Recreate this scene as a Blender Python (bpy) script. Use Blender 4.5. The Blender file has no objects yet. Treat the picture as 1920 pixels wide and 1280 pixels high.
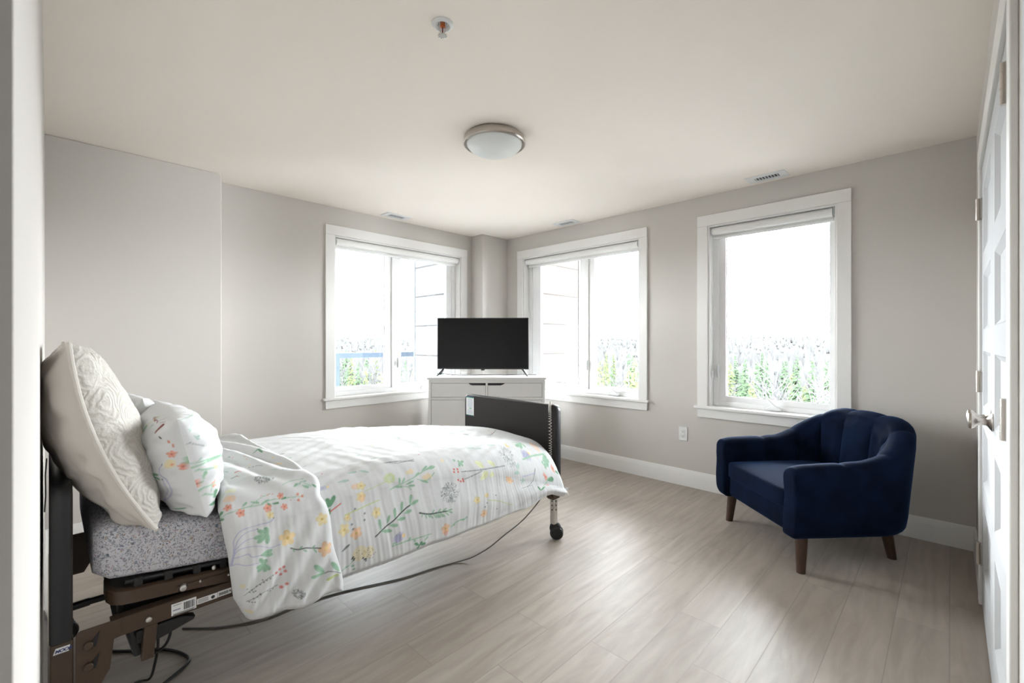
import bpy, bmesh, math, random
import numpy as np
from mathutils import Vector, Matrix

C = bpy.context.scene.collection
PI = math.pi
rnd = random.Random(7)

# ------------------------------------------------------------------ camera, sky, exposure
sc = bpy.context.scene
cam_d = bpy.data.cameras.new('camera'); cam = bpy.data.objects.new('camera', cam_d); C.objects.link(cam)
cam.location = (0, 0, 1.233)
cam.rotation_euler = (PI/2, 0, math.radians(44.21 - 90))
cam_d.sensor_width = 36; cam_d.lens = 845/1920*36; cam_d.clip_start = 0.01; cam_d.clip_end = 3000
cam_d.dof.use_dof = True; cam_d.dof.focus_distance = 3.2; cam_d.dof.aperture_fstop = 5.6
sc.camera = cam
sc.view_settings.view_transform = 'Standard'; sc.view_settings.look = 'None'
sc.view_settings.gamma = 1; sc.view_settings.use_curve_mapping = False
sc.view_settings.exposure = 2.72

SKY = 9.0
world = bpy.data.worlds.new('overcast_sky'); sc.world = world; world.use_nodes = True
wn = world.node_tree.nodes; wl = world.node_tree.links
bg = wn['Background']; bg.inputs['Strength'].default_value = SKY
tc = wn.new('ShaderNodeTexCoord'); sep = wn.new('ShaderNodeSeparateXYZ'); ramp = wn.new('ShaderNodeValToRGB')
wl.new(tc.outputs['Generated'], sep.inputs[0]); wl.new(sep.outputs['Z'], ramp.inputs[0]); wl.new(ramp.outputs[0], bg.inputs['Color'])
ramp.color_ramp.elements[0].position = 0.0; ramp.color_ramp.elements[0].color = (0.93, 0.97, 1.0, 1)
ramp.color_ramp.elements[1].position = 0.75; ramp.color_ramp.elements[1].color = (0.42, 0.435, 0.45, 1)

def portal(name, loc, rot, sx, sy):
    l = bpy.data.lights.new(name, 'AREA'); l.shape = 'RECTANGLE'; l.size = sx; l.size_y = sy
    l.cycles.is_portal = True
    o = bpy.data.objects.new(name, l); C.objects.link(o); o.location = loc; o.rotation_euler = rot
    return o
portal('window_light', (2.46, 4.12, 1.45), (-PI/2, 0, 0), 1.5, 1.45)
portal('window_light', (3.96, 2.78, 1.45), (0, PI/2, 0), 1.45, 1.5)
portal('window_light', (3.96, 0.99, 1.45), (0, PI/2, 0), 1.45, 0.95)

# ------------------------------------------------------------------ materials
MATS = {}
def nodes(m):
    return m.node_tree.nodes, m.node_tree.links
def mat(name, col, rough=0.5, metal=0.0, spec=0.5, bump=0, bscale=200, var=0.0, vscale=6, sheen=0, coat=0, stretch=None, srough=0.4, stint=(1,1,1)):
    if name in MATS: return MATS[name]
    m = bpy.data.materials.new(name); m.use_nodes = True
    n, l = nodes(m); b = n['Principled BSDF']
    b.inputs['Base Color'].default_value = (*col, 1); b.inputs['Roughness'].default_value = rough
    b.inputs['Metallic'].default_value = metal; b.inputs['Specular IOR Level'].default_value = spec
    if sheen:
        b.inputs['Sheen Weight'].default_value = sheen; b.inputs['Sheen Roughness'].default_value = srough
        b.inputs['Sheen Tint'].default_value = (*stint, 1)
    if coat: b.inputs['Coat Weight'].default_value = coat; b.inputs['Coat Roughness'].default_value = 0.1
    t = n.new('ShaderNodeTexCoord')
    src = t.outputs['Object']
    if stretch:
        mp = n.new('ShaderNodeMapping'); mp.inputs['Scale'].default_value = stretch
        l.new(src, mp.inputs[0]); src = mp.outputs[0]
    if var:
        nz = n.new('ShaderNodeTexNoise'); nz.inputs['Scale'].default_value = vscale; nz.inputs['Detail'].default_value = 4
        l.new(src, nz.inputs['Vector'])
        mx = n.new('ShaderNodeMix'); mx.data_type = 'RGBA'
        mx.inputs[6].default_value = (*[c*(1-var) for c in col], 1); mx.inputs[7].default_value = (*[min(1, c*(1+var)) for c in col], 1)
        l.new(nz.outputs['Fac'], mx.inputs[0]); l.new(mx.outputs[2], b.inputs['Base Color'])
    if bump:
        nz = n.new('ShaderNodeTexNoise'); nz.inputs['Scale'].default_value = bscale; nz.inputs['Detail'].default_value = 3
        l.new(src, nz.inputs['Vector'])
        bp = n.new('ShaderNodeBump'); bp.inputs['Strength'].default_value = bump; bp.inputs['Distance'].default_value = 0.002
        l.new(nz.outputs['Fac'], bp.inputs['Height']); l.new(bp.outputs[0], b.inputs['Normal'])
    MATS[name] = m
    return m

WALL = mat('wall_paint', (0.62, 0.588, 0.553), 0.9, spec=0.0, bump=0.08, bscale=350, var=0.012, vscale=3)
CEIL = mat('ceiling_paint', (0.92, 0.855, 0.785), 0.9, spec=0.2, bump=0.08, bscale=300, var=0.01, vscale=2)
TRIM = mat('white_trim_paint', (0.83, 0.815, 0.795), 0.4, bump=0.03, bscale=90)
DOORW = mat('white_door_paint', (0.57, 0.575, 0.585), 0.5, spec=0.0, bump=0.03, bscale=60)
VINYL = mat('white_window_vinyl', (0.92, 0.92, 0.92), 0.35)
GREYV = mat('grey_handle_plastic', (0.62, 0.63, 0.64), 0.35)
BLIND = mat('white_blind_fabric', (0.82, 0.81, 0.79), 0.7, bump=0.05, bscale=500)
NICKEL = mat('brushed_nickel', (0.52, 0.48, 0.44), 0.28, 1.0, bump=0.03, bscale=200)
CHROME = mat('chrome', (0.62, 0.62, 0.60), 0.2, 1.0)
STEEL = mat('zinc_bolt', (0.6, 0.58, 0.55), 0.3, 1.0)
BLACK = mat('black_plastic', (0.012, 0.012, 0.013), 0.42)
CORD = mat('black_cord_rubber', (0.01, 0.01, 0.011), 0.35)
GREYC = mat('grey_cord', (0.17, 0.16, 0.15), 0.5)
COILC = mat('beige_coil_cord', (0.62, 0.60, 0.55), 0.45)
PANEL = mat('dark_bed_laminate', (0.022, 0.018, 0.016), 0.45, spec=0.3, var=0.12, vscale=8, stretch=(1, 1, 6))
EDGE = mat('black_edge_band', (0.011, 0.011, 0.013), 0.38)
BROWN = mat('brown_bed_enamel', (0.062, 0.037, 0.022), 0.4, bump=0.05, bscale=150, var=0.08)
WHITE = mat('white_paper_label', (0.80, 0.80, 0.80), 0.5)
INK = mat('dark_ink', (0.03, 0.03, 0.035), 0.6)
INKB = mat('blue_ink', (0.03, 0.04, 0.16), 0.6)
INKPB = mat('pale_blue_ink', (0.50, 0.58, 0.66), 0.6)
INKG = mat('green_ink', (0.05, 0.45, 0.12), 0.6)
INKR = mat('red_ink', (0.5, 0.06, 0.06), 0.6)
DRESS = mat('white_dresser_foil', (0.93, 0.93, 0.925), 0.4)
SCREEN = mat('tv_screen', (0.010, 0.0095, 0.010), 0.25, spec=0.2)
WALNUT = mat('dark_walnut_leg', (0.055, 0.026, 0.015), 0.35, var=0.35, vscale=14, stretch=(6, 6, 1))
PIPING = mat('lace_piping', (0.60, 0.565, 0.52), 0.9, bump=0.4, bscale=250)
COTTON = mat('cream_cotton', (0.54, 0.50, 0.455), 0.85, bump=0.15, bscale=300, var=0.03, vscale=5)
WHITEP = mat('white_plastic', (0.80, 0.80, 0.80), 0.35)
CAVSHADE = mat('painted_cavity_shade', (0.05, 0.05, 0.05), 0.8)  # near-black colour stands in for shade in vent slots and drawer gaps
DIFF = mat('frosted_glass_diffuser', (0.78, 0.80, 0.79), 0.35)
AMBER = mat('amber_glass_bulb', (0.5, 0.12, 0.03), 0.15)
REDB = mat('red_bulb_fluid', (0.16, 0.01, 0.01), 0.2)
EXTW = mat('white_cladding', (0.070, 0.073, 0.077), 0.8, spec=0.1, var=0.03)
EXTO = mat('peach_cladding', (0.080, 0.063, 0.050), 0.8, spec=0.1, var=0.03)
GROOVE = mat('cladding_joint', (0.030, 0.028, 0.028), 0.9, spec=0.1)
RAILM = mat('slate_blue_railing', (0.085, 0.110, 0.145), 0.7, spec=0.1)
CONC = mat('balcony_concrete', (0.40, 0.40, 0.39), 0.8, var=0.1)

def velvet():
    m = mat('navy_velvet', (0.0045, 0.013, 0.042), 0.9, spec=0.08, sheen=0.22, srough=0.30, stint=(0.10, 0.26, 0.72))
    n, l = nodes(m); b = n['Principled BSDF']
    t = n.new('ShaderNodeTexCoord'); nz = n.new('ShaderNodeTexNoise'); nz.inputs['Scale'].default_value = 7; nz.inputs['Detail'].default_value = 5
    l.new(t.outputs['Object'], nz.inputs['Vector'])
    rp = n.new('ShaderNodeValToRGB'); l.new(nz.outputs['Fac'], rp.inputs[0])
    rp.color_ramp.elements[0].position = 0.35; rp.color_ramp.elements[0].color = (0.0018, 0.0045, 0.014, 1)
    rp.color_ramp.elements[1].position = 0.7; rp.color_ramp.elements[1].color = (0.0035, 0.010, 0.030, 1)
    l.new(rp.outputs[0], b.inputs['Base Color'])
    return m
VELVET = velvet()

def floor_mat():
    m = bpy.data.materials.new('oak_vinyl_planks'); m.use_nodes = True
    n, l = nodes(m); b = n['Principled BSDF']
    def mth(op, a, bb=None, c=None):
        x = n.new('ShaderNodeMath'); x.operation = op
        for i, v in enumerate((a, bb, c)):
            if v is None: continue
            if isinstance(v, (int, float)): x.inputs[i].default_value = v
            else: l.new(v, x.inputs[i])
        return x.outputs[0]
    t = n.new('ShaderNodeTexCoord'); s = n.new('ShaderNodeSeparateXYZ'); l.new(t.outputs['Object'], s.inputs[0])
    W, L = 0.1765, 1.22
    yy = mth('DIVIDE', mth('ADD', s.outputs['Y'], 1.765-0.002), W)
    row = mth('FLOOR', yy); fy = mth('FRACT', yy)
    wn1 = n.new('ShaderNodeTexWhiteNoise'); wn1.noise_dimensions = '1D'; l.new(row, wn1.inputs['W'])
    xx = mth('ADD', mth('DIVIDE', s.outputs['X'], L), mth('MULTIPLY', wn1.outputs['Value'], 7.0))
    colm = mth('FLOOR', xx); fx = mth('FRACT', xx)
    cmb = n.new('ShaderNodeCombineXYZ'); l.new(row, cmb.inputs[0]); l.new(colm, cmb.inputs[1])
    wn2 = n.new('ShaderNodeTexWhiteNoise'); wn2.noise_dimensions = '2D'; l.new(cmb.outputs[0], wn2.inputs['Vector'])
    # grain coordinates: stretched along x, shifted per plank
    gx = mth('ADD', mth('MULTIPLY', s.outputs['X'], 1.0), mth('MULTIPLY', wn2.outputs['Value'], 37.0))
    gy = mth('ADD', mth('MULTIPLY', s.outputs['Y'], 6.0), mth('MULTIPLY', wn2.outputs['Value'], 91.0))
    g = n.new('ShaderNodeCombineXYZ'); l.new(gx, g.inputs[0]); l.new(gy, g.inputs[1])
    n1 = n.new('ShaderNodeTexNoise'); n1.inputs['Scale'].default_value = 2.4; n1.inputs['Detail'].default_value = 6; n1.inputs['Roughness'].default_value = 0.6
    n1.inputs['Distortion'].default_value = 0.8; l.new(g.outputs[0], n1.inputs['Vector'])
    wv = n.new('ShaderNodeTexWave'); wv.wave_type = 'BANDS'; wv.bands_direction = 'Y'; wv.inputs['Scale'].default_value = 0.9
    wv.inputs['Distortion'].default_value = 14.0; wv.inputs['Detail'].default_value = 3; wv.inputs['Detail Scale'].default_value = 0.7
    l.new(g.outputs[0], wv.inputs['Vector'])
    n2 = n.new('ShaderNodeTexNoise'); n2.inputs['Scale'].default_value = 9; n2.inputs['Detail'].default_value = 4; l.new(g.outputs[0], n2.inputs['Vector'])
    rp = n.new('ShaderNodeValToRGB'); l.new(n1.outputs['Fac'], rp.inputs[0])
    e = rp.color_ramp.elements
    e[0].position = 0.32; e[0].color = (0.345, 0.293, 0.245, 1); e[1].position = 0.66; e[1].color = (0.43, 0.378, 0.328, 1)
    mx = n.new('ShaderNodeMix'); mx.data_type = 'RGBA'; mx.blend_type = 'MULTIPLY'
    l.new(rp.outputs[0], mx.inputs[6])
    gr = n.new('ShaderNodeMapRange'); gr.inputs['To Min'].default_value = 0.94; gr.inputs['To Max'].default_value = 1.02; l.new(wv.outputs['Fac'], gr.inputs['Value'])
    cc = n.new('ShaderNodeCombineColor'); [l.new(gr.outputs[0], cc.inputs[i]) for i in range(3)]
    l.new(cc.outputs[0], mx.inputs[7]); mx.inputs[0].default_value = 1
    # per plank tone
    pt = n.new('ShaderNodeMapRange'); pt.inputs['To Min'].default_value = 0.96; pt.inputs['To Max'].default_value = 1.04; l.new(wn2.outputs['Value'], pt.inputs['Value'])
    cp = n.new('ShaderNodeCombineColor'); [l.new(pt.outputs[0], cp.inputs[i]) for i in range(3)]
    m2 = n.new('ShaderNodeMix'); m2.data_type = 'RGBA'; m2.blend_type = 'MULTIPLY'; m2.inputs[0].default_value = 1
    l.new(mx.outputs[2], m2.inputs[6]); l.new(cp.outputs[0], m2.inputs[7])
    # seams
    ey = mth('MULTIPLY', mth('MINIMUM', fy, mth('SUBTRACT', 1.0, fy)), W)
    ex = mth('MULTIPLY', mth('MINIMUM', fx, mth('SUBTRACT', 1.0, fx)), L)
    ed = mth('MINIMUM', ex, ey)
    sm = n.new('ShaderNodeMapRange'); sm.inputs['From Min'].default_value = 0.0008; sm.inputs['From Max'].default_value = 0.0022; l.new(ed, sm.inputs['Value'])
    m3 = n.new('ShaderNodeMix'); m3.data_type = 'RGBA'
    m3.inputs[6].default_value = (0.30, 0.255, 0.215, 1); l.new(m2.outputs[2], m3.inputs[7]); l.new(sm.outputs[0], m3.inputs[0])
    l.new(m3.outputs[2], b.inputs['Base Color'])
    b.inputs['Specular IOR Level'].default_value = 0.5
    rr = n.new('ShaderNodeMapRange'); rr.inputs['To Min'].default_value = 0.38; rr.inputs['To Max'].default_value = 0.52; l.new(n2.outputs['Fac'], rr.inputs['Value'])
    l.new(rr.outputs[0], b.inputs['Roughness'])
    hb = mth('ADD', mth('MULTIPLY', sm.outputs[0], 0.6), mth('ADD', mth('MULTIPLY', n2.outputs['Fac'], 0.10), mth('MULTIPLY', wv.outputs['Fac'], 0.12)))
    bp = n.new('ShaderNodeBump'); bp.inputs['Strength'].default_value = 0.35; bp.inputs['Distance'].default_value = 0.0015
    l.new(hb, bp.inputs['Height']); l.new(bp.outputs[0], b.inputs['Normal'])
    return m
FLOORM = floor_mat()

def glass_mat():
    m = bpy.data.materials.new('window_glass'); m.use_nodes = True
    n, l = nodes(m); n.remove(n['Principled BSDF'])
    tr = n.new('ShaderNodeBsdfTransparent'); tr.inputs[0].default_value = (0.96, 0.97, 0.97, 1)
    gl = n.new('ShaderNodeBsdfGlossy'); gl.inputs['Roughness'].default_value = 0.02
    fr = n.new('ShaderNodeFresnel'); fr.inputs[0].default_value = 1.35
    mx = n.new('ShaderNodeMixShader'); l.new(fr.outputs[0], mx.inputs[0]); l.new(tr.outputs[0], mx.inputs[1]); l.new(gl.outputs[0], mx.inputs[2])
    l.new(mx.outputs[0], n['Material Output'].inputs[0])
    return m
GLASS = glass_mat()

def print_mat(name, rough=0.75, bump=0.12):
    # cotton whose printed pattern is stored per point in the attribute "print"
    m = bpy.data.materials.new(name); m.use_nodes = True
    n, l = nodes(m); b = n['Principled BSDF']
    a = n.new('ShaderNodeAttribute'); a.attribute_name = 'print'
    l.new(a.outputs['Color'], b.inputs['Base Color'])
    b.inputs['Roughness'].default_value = rough; b.inputs['Specular IOR Level'].default_value = 0.25
    b.inputs['Sheen Weight'].default_value = 0.08
    t = n.new('ShaderNodeTexCoord'); nz = n.new('ShaderNodeTexNoise'); nz.inputs['Scale'].default_value = 14; nz.inputs['Detail'].default_value = 5
    l.new(t.outputs['Object'], nz.inputs['Vector'])
    bp = n.new('ShaderNodeBump'); bp.inputs['Strength'].default_value = bump; bp.inputs['Distance'].default_value = 0.02
    l.new(nz.outputs['Fac'], bp.inputs['Height']); l.new(bp.outputs[0], b.inputs['Normal'])
    return m
PRINT = print_mat('floral_print_cotton')

def sheet_mat():
    m = bpy.data.materials.new('small_floral_sheet'); m.use_nodes = True
    n, l = nodes(m); b = n['Principled BSDF']; b.inputs['Roughness'].default_value = 0.85; b.inputs['Specular IOR Level'].default_value = 0.2
    t = n.new('ShaderNodeTexCoord')
    nz0 = n.new('ShaderNodeTexNoise'); nz0.inputs['Scale'].default_value = 60; l.new(t.outputs['Object'], nz0.inputs['Vector'])
    ad = n.new('ShaderNodeMix'); ad.data_type = 'RGBA'; ad.blend_type = 'LINEAR_LIGHT'; ad.inputs[0].default_value = 0.012
    l.new(t.outputs['Object'], ad.inputs[6]); l.new(nz0.outputs['Color'], ad.inputs[7])
    prev = None
    base = n.new('ShaderNodeRGB'); base.outputs[0].default_value = (0.56, 0.55, 0.58, 1); prev = base.outputs[0]
    for sc_, th, cols, seed in ((110, 0.45, [(0.26, 0.28, 0.33), (0.30, 0.31, 0.36), (0.42, 0.34, 0.40), (0.33, 0.35, 0.37)], 0), (170, 0.42, [(0.20, 0.22, 0.24), (0.36, 0.27, 0.17), (0.62, 0.60, 0.62), (0.24, 0.26, 0.33)], 5), (260, 0.45, [(0.13, 0.14, 0.18), (0.62, 0.62, 0.66), (0.34, 0.24, 0.27), (0.30, 0.33, 0.40)], 9)):
        mp = n.new('ShaderNodeMapping'); mp.inputs['Location'].default_value = (seed, seed*2, seed*3); l.new(ad.outputs[2], mp.inputs[0])
        v = n.new('ShaderNodeTexVoronoi'); v.inputs['Scale'].default_value = sc_; l.new(mp.outputs[0], v.inputs['Vector'])
        rp = n.new('ShaderNodeValToRGB'); rp.color_ramp.interpolation = 'CONSTANT'
        e = rp.color_ramp.elements; e[0].color = (*cols[0], 1); e[1].position = 0.3; e[1].color = (*cols[1], 1)
        for p, c in ((0.55, cols[2]), (0.78, cols[3])):
            q = e.new(p); q.color = (*c, 1)
        s = n.new('ShaderNodeSeparateColor'); l.new(v.outputs['Color'], s.inputs[0]); l.new(s.outputs[0], rp.inputs[0])
        r = n.new('ShaderNodeMapRange'); r.inputs['From Min'].default_value = th; r.inputs['From Max'].default_value = th-0.08; l.new(v.outputs['Distance'], r.inputs['Value'])
        mm = n.new('ShaderNodeMath'); mm.operation = 'MULTIPLY'; l.new(r.outputs[0], mm.inputs[0])
        gt = n.new('ShaderNodeMath'); gt.operation = 'LESS_THAN'; l.new(s.outputs[1], gt.inputs[0]); gt.inputs[1].default_value = 0.62; l.new(gt.outputs[0], mm.inputs[1])
        mx = n.new('ShaderNodeMix'); mx.data_type = 'RGBA'; l.new(mm.outputs[0], mx.inputs[0]); l.new(prev, mx.inputs[6]); l.new(rp.outputs[0], mx.inputs[7])
        prev = mx.outputs[2]
    l.new(prev, b.inputs['Base Color'])
    nz = n.new('ShaderNodeTexNoise'); nz.inputs['Scale'].default_value = 9; nz.inputs['Detail'].default_value = 4; l.new(t.outputs['Object'], nz.inputs['Vector'])
    bp = n.new('ShaderNodeBump'); bp.inputs['Strength'].default_value = 0.25; bp.inputs['Distance'].default_value = 0.03
    l.new(nz.outputs['Fac'], bp.inputs['Height']); l.new(bp.outputs[0], b.inputs['Normal'])
    return m
SHEET = sheet_mat()

def lace_mat():
    m = bpy.data.materials.new('ivory_rosette_lace'); m.use_nodes = True
    n, l = nodes(m); b = n['Principled BSDF']; b.inputs['Roughness'].default_value = 0.9; b.inputs['Specular IOR Level'].default_value = 0.15
    t = n.new('ShaderNodeTexCoord')
    nz = n.new('ShaderNodeTexNoise'); nz.inputs['Scale'].default_value = 17; nz.inputs['Detail'].default_value = 3; l.new(t.outputs['Object'], nz.inputs['Vector'])
    ad = n.new('ShaderNodeMix'); ad.data_type = 'RGBA'; ad.blend_type = 'LINEAR_LIGHT'; ad.inputs[0].default_value = 0.030
    l.new(t.outputs['Object'], ad.inputs[6]); l.new(nz.outputs['Color'], ad.inputs[7])
    v = n.new('ShaderNodeTexVoronoi'); v.inputs['Scale'].default_value = 8.0; l.new(ad.outputs[2], v.inputs['Vector'])
    mu = n.new('ShaderNodeMath'); mu.operation = 'MULTIPLY'; mu.inputs[1].default_value = 56; l.new(v.outputs['Distance'], mu.inputs[0])
    sn = n.new('ShaderNodeMath'); sn.operation = 'SINE'; l.new(mu.outputs[0], sn.inputs[0])
    n2 = n.new('ShaderNodeTexNoise'); n2.inputs['Scale'].default_value = 300; l.new(t.outputs['Object'], n2.inputs['Vector'])
    sm = n.new('ShaderNodeMath'); sm.operation = 'ADD'; l.new(sn.outputs[0], sm.inputs[0]); l.new(n2.outputs['Fac'], sm.inputs[1])
    bp = n.new('ShaderNodeBump'); bp.inputs['Strength'].default_value = 0.34; bp.inputs['Distance'].default_value = 0.006
    l.new(sm.outputs[0], bp.inputs['Height']); l.new(bp.outputs[0], b.inputs['Normal'])
    rp = n.new('ShaderNodeValToRGB'); l.new(sn.outputs[0], rp.inputs[0])
    rp.color_ramp.elements[0].position = 0.0; rp.color_ramp.elements[0].color = (0.52, 0.49, 0.445, 1)
    rp.color_ramp.elements[1].position = 0.5; rp.color_ramp.elements[1].color = (0.575, 0.55, 0.51, 1)
    l.new(rp.outputs[0], b.inputs['Base Color'])
    return m
LACE = lace_mat()

# ------------------------------------------------------------------ mesh helpers
INV = {}                                     # world -> local matrix of each thing
def link(o, parent=None):
    C.objects.link(o)
    if parent is not None: o.parent = parent
    return o
def thing(name, label, cat, loc=(0, 0, 0), rotz=0, group=None, kind=None):
    o = bpy.data.objects.new(name, None); o.empty_display_size = 0.1; C.objects.link(o)
    o.location = loc; o.rotation_euler = (0, 0, rotz)
    INV[o.name] = (Matrix.Translation(loc) @ Matrix.Rotation(rotz, 4, 'Z')).inverted()
    tag(o, label, cat, group, kind)
    return o
def tag(o, label=None, cat=None, group=None, kind=None):
    if label: o['label'] = label
    if cat: o['category'] = cat
    if group: o['group'] = group
    if kind: o['kind'] = kind
    return o

class MB:
    """collects shapes in world coordinates and links them as ONE mesh object"""
    def __init__(s): s.v = []; s.f = []; s.m = []; s.cur = 0
    def mi(s, i): s.cur = i; return s
    def add(s, vs, fs):
        k = len(s.v); s.v += [tuple(map(float, p)) for p in vs]
        for f in fs: s.f.append([k+i for i in f]); s.m.append(s.cur)
        return s
    def box(s, x0, x1, y0, y1, z0, z1, M=None):
        vs = [(x, y, z) for z in (z0, z1) for y in (y0, y1) for x in (x0, x1)]
        if M is not None: vs = [M @ Vector(p) for p in vs]
        return s.add(vs, [(0, 2, 3, 1), (4, 5, 7, 6), (0, 1, 5, 4), (2, 6, 7, 3), (0, 4, 6, 2), (1, 3, 7, 5)])
    def prism(s, pts, d, M=None):
        """pts: closed 3D polygon, extruded by vector d"""
        n = len(pts); a = [Vector(p) for p in pts]; b = [p + Vector(d) for p in a]
        vs = a + b
        if M is not None: vs = [M @ p for p in vs]
        return s.add(vs, [list(range(n))[::-1], list(range(n, 2*n))] + [(i, (i+1) % n, n+(i+1) % n, n+i) for i in range(n)])
    def grid(s, P, cu=False, cv=False):
        P = np.asarray(P, float); nu, nv = P.shape[:2]
        vs = P.reshape(-1, 3); fs = []
        for i in range(nu if cu else nu-1):
            for j in range(nv if cv else nv-1):
                i2 = (i+1) % nu; j2 = (j+1) % nv
                fs.append((i*nv+j, i2*nv+j, i2*nv+j2, i*nv+j2))
        return s.add(vs, fs)
    def rings(s, R, cap=True, closed=True):
        R = np.asarray(R, float); nu, nv = R.shape[:2]; k = len(s.v)
        s.grid(R, False, closed)
        if cap:
            s.f.append([k+j for j in range(nv)][::-1]); s.m.append(s.cur)
            s.f.append([k+(nu-1)*nv+j for j in range(nv)]); s.m.append(s.cur)
        return s
    def tube(s, pts, r, n=10, cap=True):
        pts = [Vector(p) for p in pts]; m = len(pts); R = []
        up = None
        for i, p in enumerate(pts):
            t = (pts[min(i+1, m-1)] - pts[max(i-1, 0)]).normalized()
            if up is None:
                up = Vector((0, 0, 1)) if abs(t.z) < 0.9 else Vector((1, 0, 0))
            a = (up - t*up.dot(t)).normalized(); b = t.cross(a); up = a
            rr = r[i] if isinstance(r, (list, tuple)) else r
            R.append([p + a*(rr*math.cos(2*PI*j/n)) + b*(rr*math.sin(2*PI*j/n)) for j in range(n)])
        return s.rings(R, cap)
    def lathe(s, prof, c, ax=(0, 0, 1), n=32, cap=True):
        """prof: (radius, offset along axis)"""
        ax = Vector(ax).normalized(); a = Vector((1, 0, 0)) if abs(ax.x) < 0.9 else Vector((0, 1, 0))
        a = (a - ax*a.dot(ax)).normalized(); b = ax.cross(a); c = Vector(c)
        R = [[c + ax*h + (a*math.cos(2*PI*j/n) + b*math.sin(2*PI*j/n))*max(r, 1e-4) for j in range(n)] for r, h in prof]
        return s.rings(R, cap)
    def build(s, name, mats, parent=None, smooth=True, bevel=0, seg=2, angle=35, subsurf=0, attr=None):
        me = bpy.data.meshes.new(name)
        vs = s.v
        if parent is not None and parent.name in INV:
            M = INV[parent.name]; vs = [tuple(M @ Vector(p)) for p in vs]
        me.from_pydata(vs, [], s.f)
        if not isinstance(mats, (list, tuple)): mats = [mats]
        for m in mats: me.materials.append(m)
        if len(mats) > 1: me.polygons.foreach_set('material_index', np.array(s.m, np.int32))
        bm = bmesh.new(); bm.from_mesh(me); bmesh.ops.recalc_face_normals(bm, faces=bm.faces); bm.to_mesh(me); bm.free()
        if smooth:
            me.polygons.foreach_set('use_smooth', np.ones(len(me.polygons), bool))
            me.set_sharp_from_angle(angle=math.radians(angle))
        me.update()
        o = bpy.data.objects.new(name, me); link(o, parent)
        if parent is not None and parent.name in INV: INV[o.name] = INV[parent.name]
        elif parent is None: INV[o.name] = Matrix.Identity(4)
        if bevel:
            b = o.modifiers.new('Bevel', 'BEVEL'); b.width = bevel; b.segments = seg; b.limit_method = 'ANGLE'; b.angle_limit = math.radians(40)
            b.harden_normals = False
        if subsurf:
            b = o.modifiers.new('Subdivision', 'SUBSURF'); b.levels = subsurf; b.render_levels = subsurf
        return o
def struct(name, mb, m, parent=None, **k):
    o = mb.build(name, m, parent, **k)
    if parent is None: o['kind'] = 'structure'
    return o

def catmull(pts, n=8):
    pts = [np.array(p, float) for p in pts]; P = [2*pts[0]-pts[1]] + pts + [2*pts[-1]-pts[-2]]
    out = []
    for i in range(1, len(P)-2):
        for k in range(n):
            t = k/n; a, b, c, d = P[i-1:i+3]
            out.append(0.5*((2*b)+(-a+c)*t+(2*a-5*b+4*c-d)*t*t+(-a+3*b-3*c+d)*t**3))
    out.append(pts[-1]); return [tuple(p) for p in out]

# ------------------------------------------------------------------ room shell
XB, YA, YP, H = 3.80, 3.965, 3.77, 2.44     # right wall, back wall, projecting part of the back wall, ceiling
XL, YR = -0.016, -0.11                       # left wall, front wall (closet side)
WT = 0.16
W1 = (1.785, 3.245, 0.73, 2.185)             # window openings: from, to, bottom, top
W2 = (2.055, 3.515, 0.70, 2.185)
W3 = (0.562, 1.437, 0.70, 2.185)

struct('floor', MB().box(-1.6, XB+0.02, -0.3, YA+0.02, -0.12, 0), FLOORM, smooth=False)
struct('ceiling', MB().box(-1.6, XB+WT, -0.3, YA+WT, H, H+0.12), CEIL, smooth=False)
def lower(w): return (w[0], w[1], w[2]-0.022, w[3])
def wall_with_holes(a0, a1, holes, box):
    """box(a0,a1,z0,z1) adds a piece; holes sorted along a"""
    a = a0
    for h0, h1, z0, z1 in sorted(holes):
        box(a, h0, 0, H); box(h0, h1, 0, z0); box(h0, h1, z1, H); a = h1
    box(a, a1, 0, H)
m = MB(); wall_with_holes(-0.14, XB, [lower(W1)], lambda a, b, z0, z1: m.box(a, b, YA, YA+WT, z0, z1)); struct('wall_back', m, WALL, smooth=False)
m = MB(); wall_with_holes(-0.3, YA+WT, [lower(W2), lower(W3)], lambda a, b, z0, z1: m.box(XB, XB+WT, a, b, z0, z1)); struct('wall_right', m, WALL, smooth=False)
struct('wall_back_projection', MB().box(-0.14, 0.87, YP, YA, 0, H), WALL, bevel=0.005)
struct('wall_corner_column', MB().box(3.40, XB, YP, YA, 0, H), WALL, bevel=0.005)
struct('wall_left', MB().box(-0.136, XL, 0.43, YP, 0, H), WALL, smooth=False)
m = MB().box(-1.6, XB, -0.30, -0.16, 0, H)
DX0, DX1, DH = 1.585, 3.045, 2.045           # closet opening
m.box(-1.6, DX0, -0.16, YR, 0, H).box(DX1, XB, -0.16, YR, 0, H).box(DX0, DX1, -0.16, YR, DH, H)
struct('wall_front', m, WALL, smooth=False)
struct('wall_hall', MB().box(-1.6, -1.5, -0.16, 1.6, 0, H).box(-1.5, -0.136, 1.5, 1.6, 0, H), WALL, smooth=False)

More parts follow.
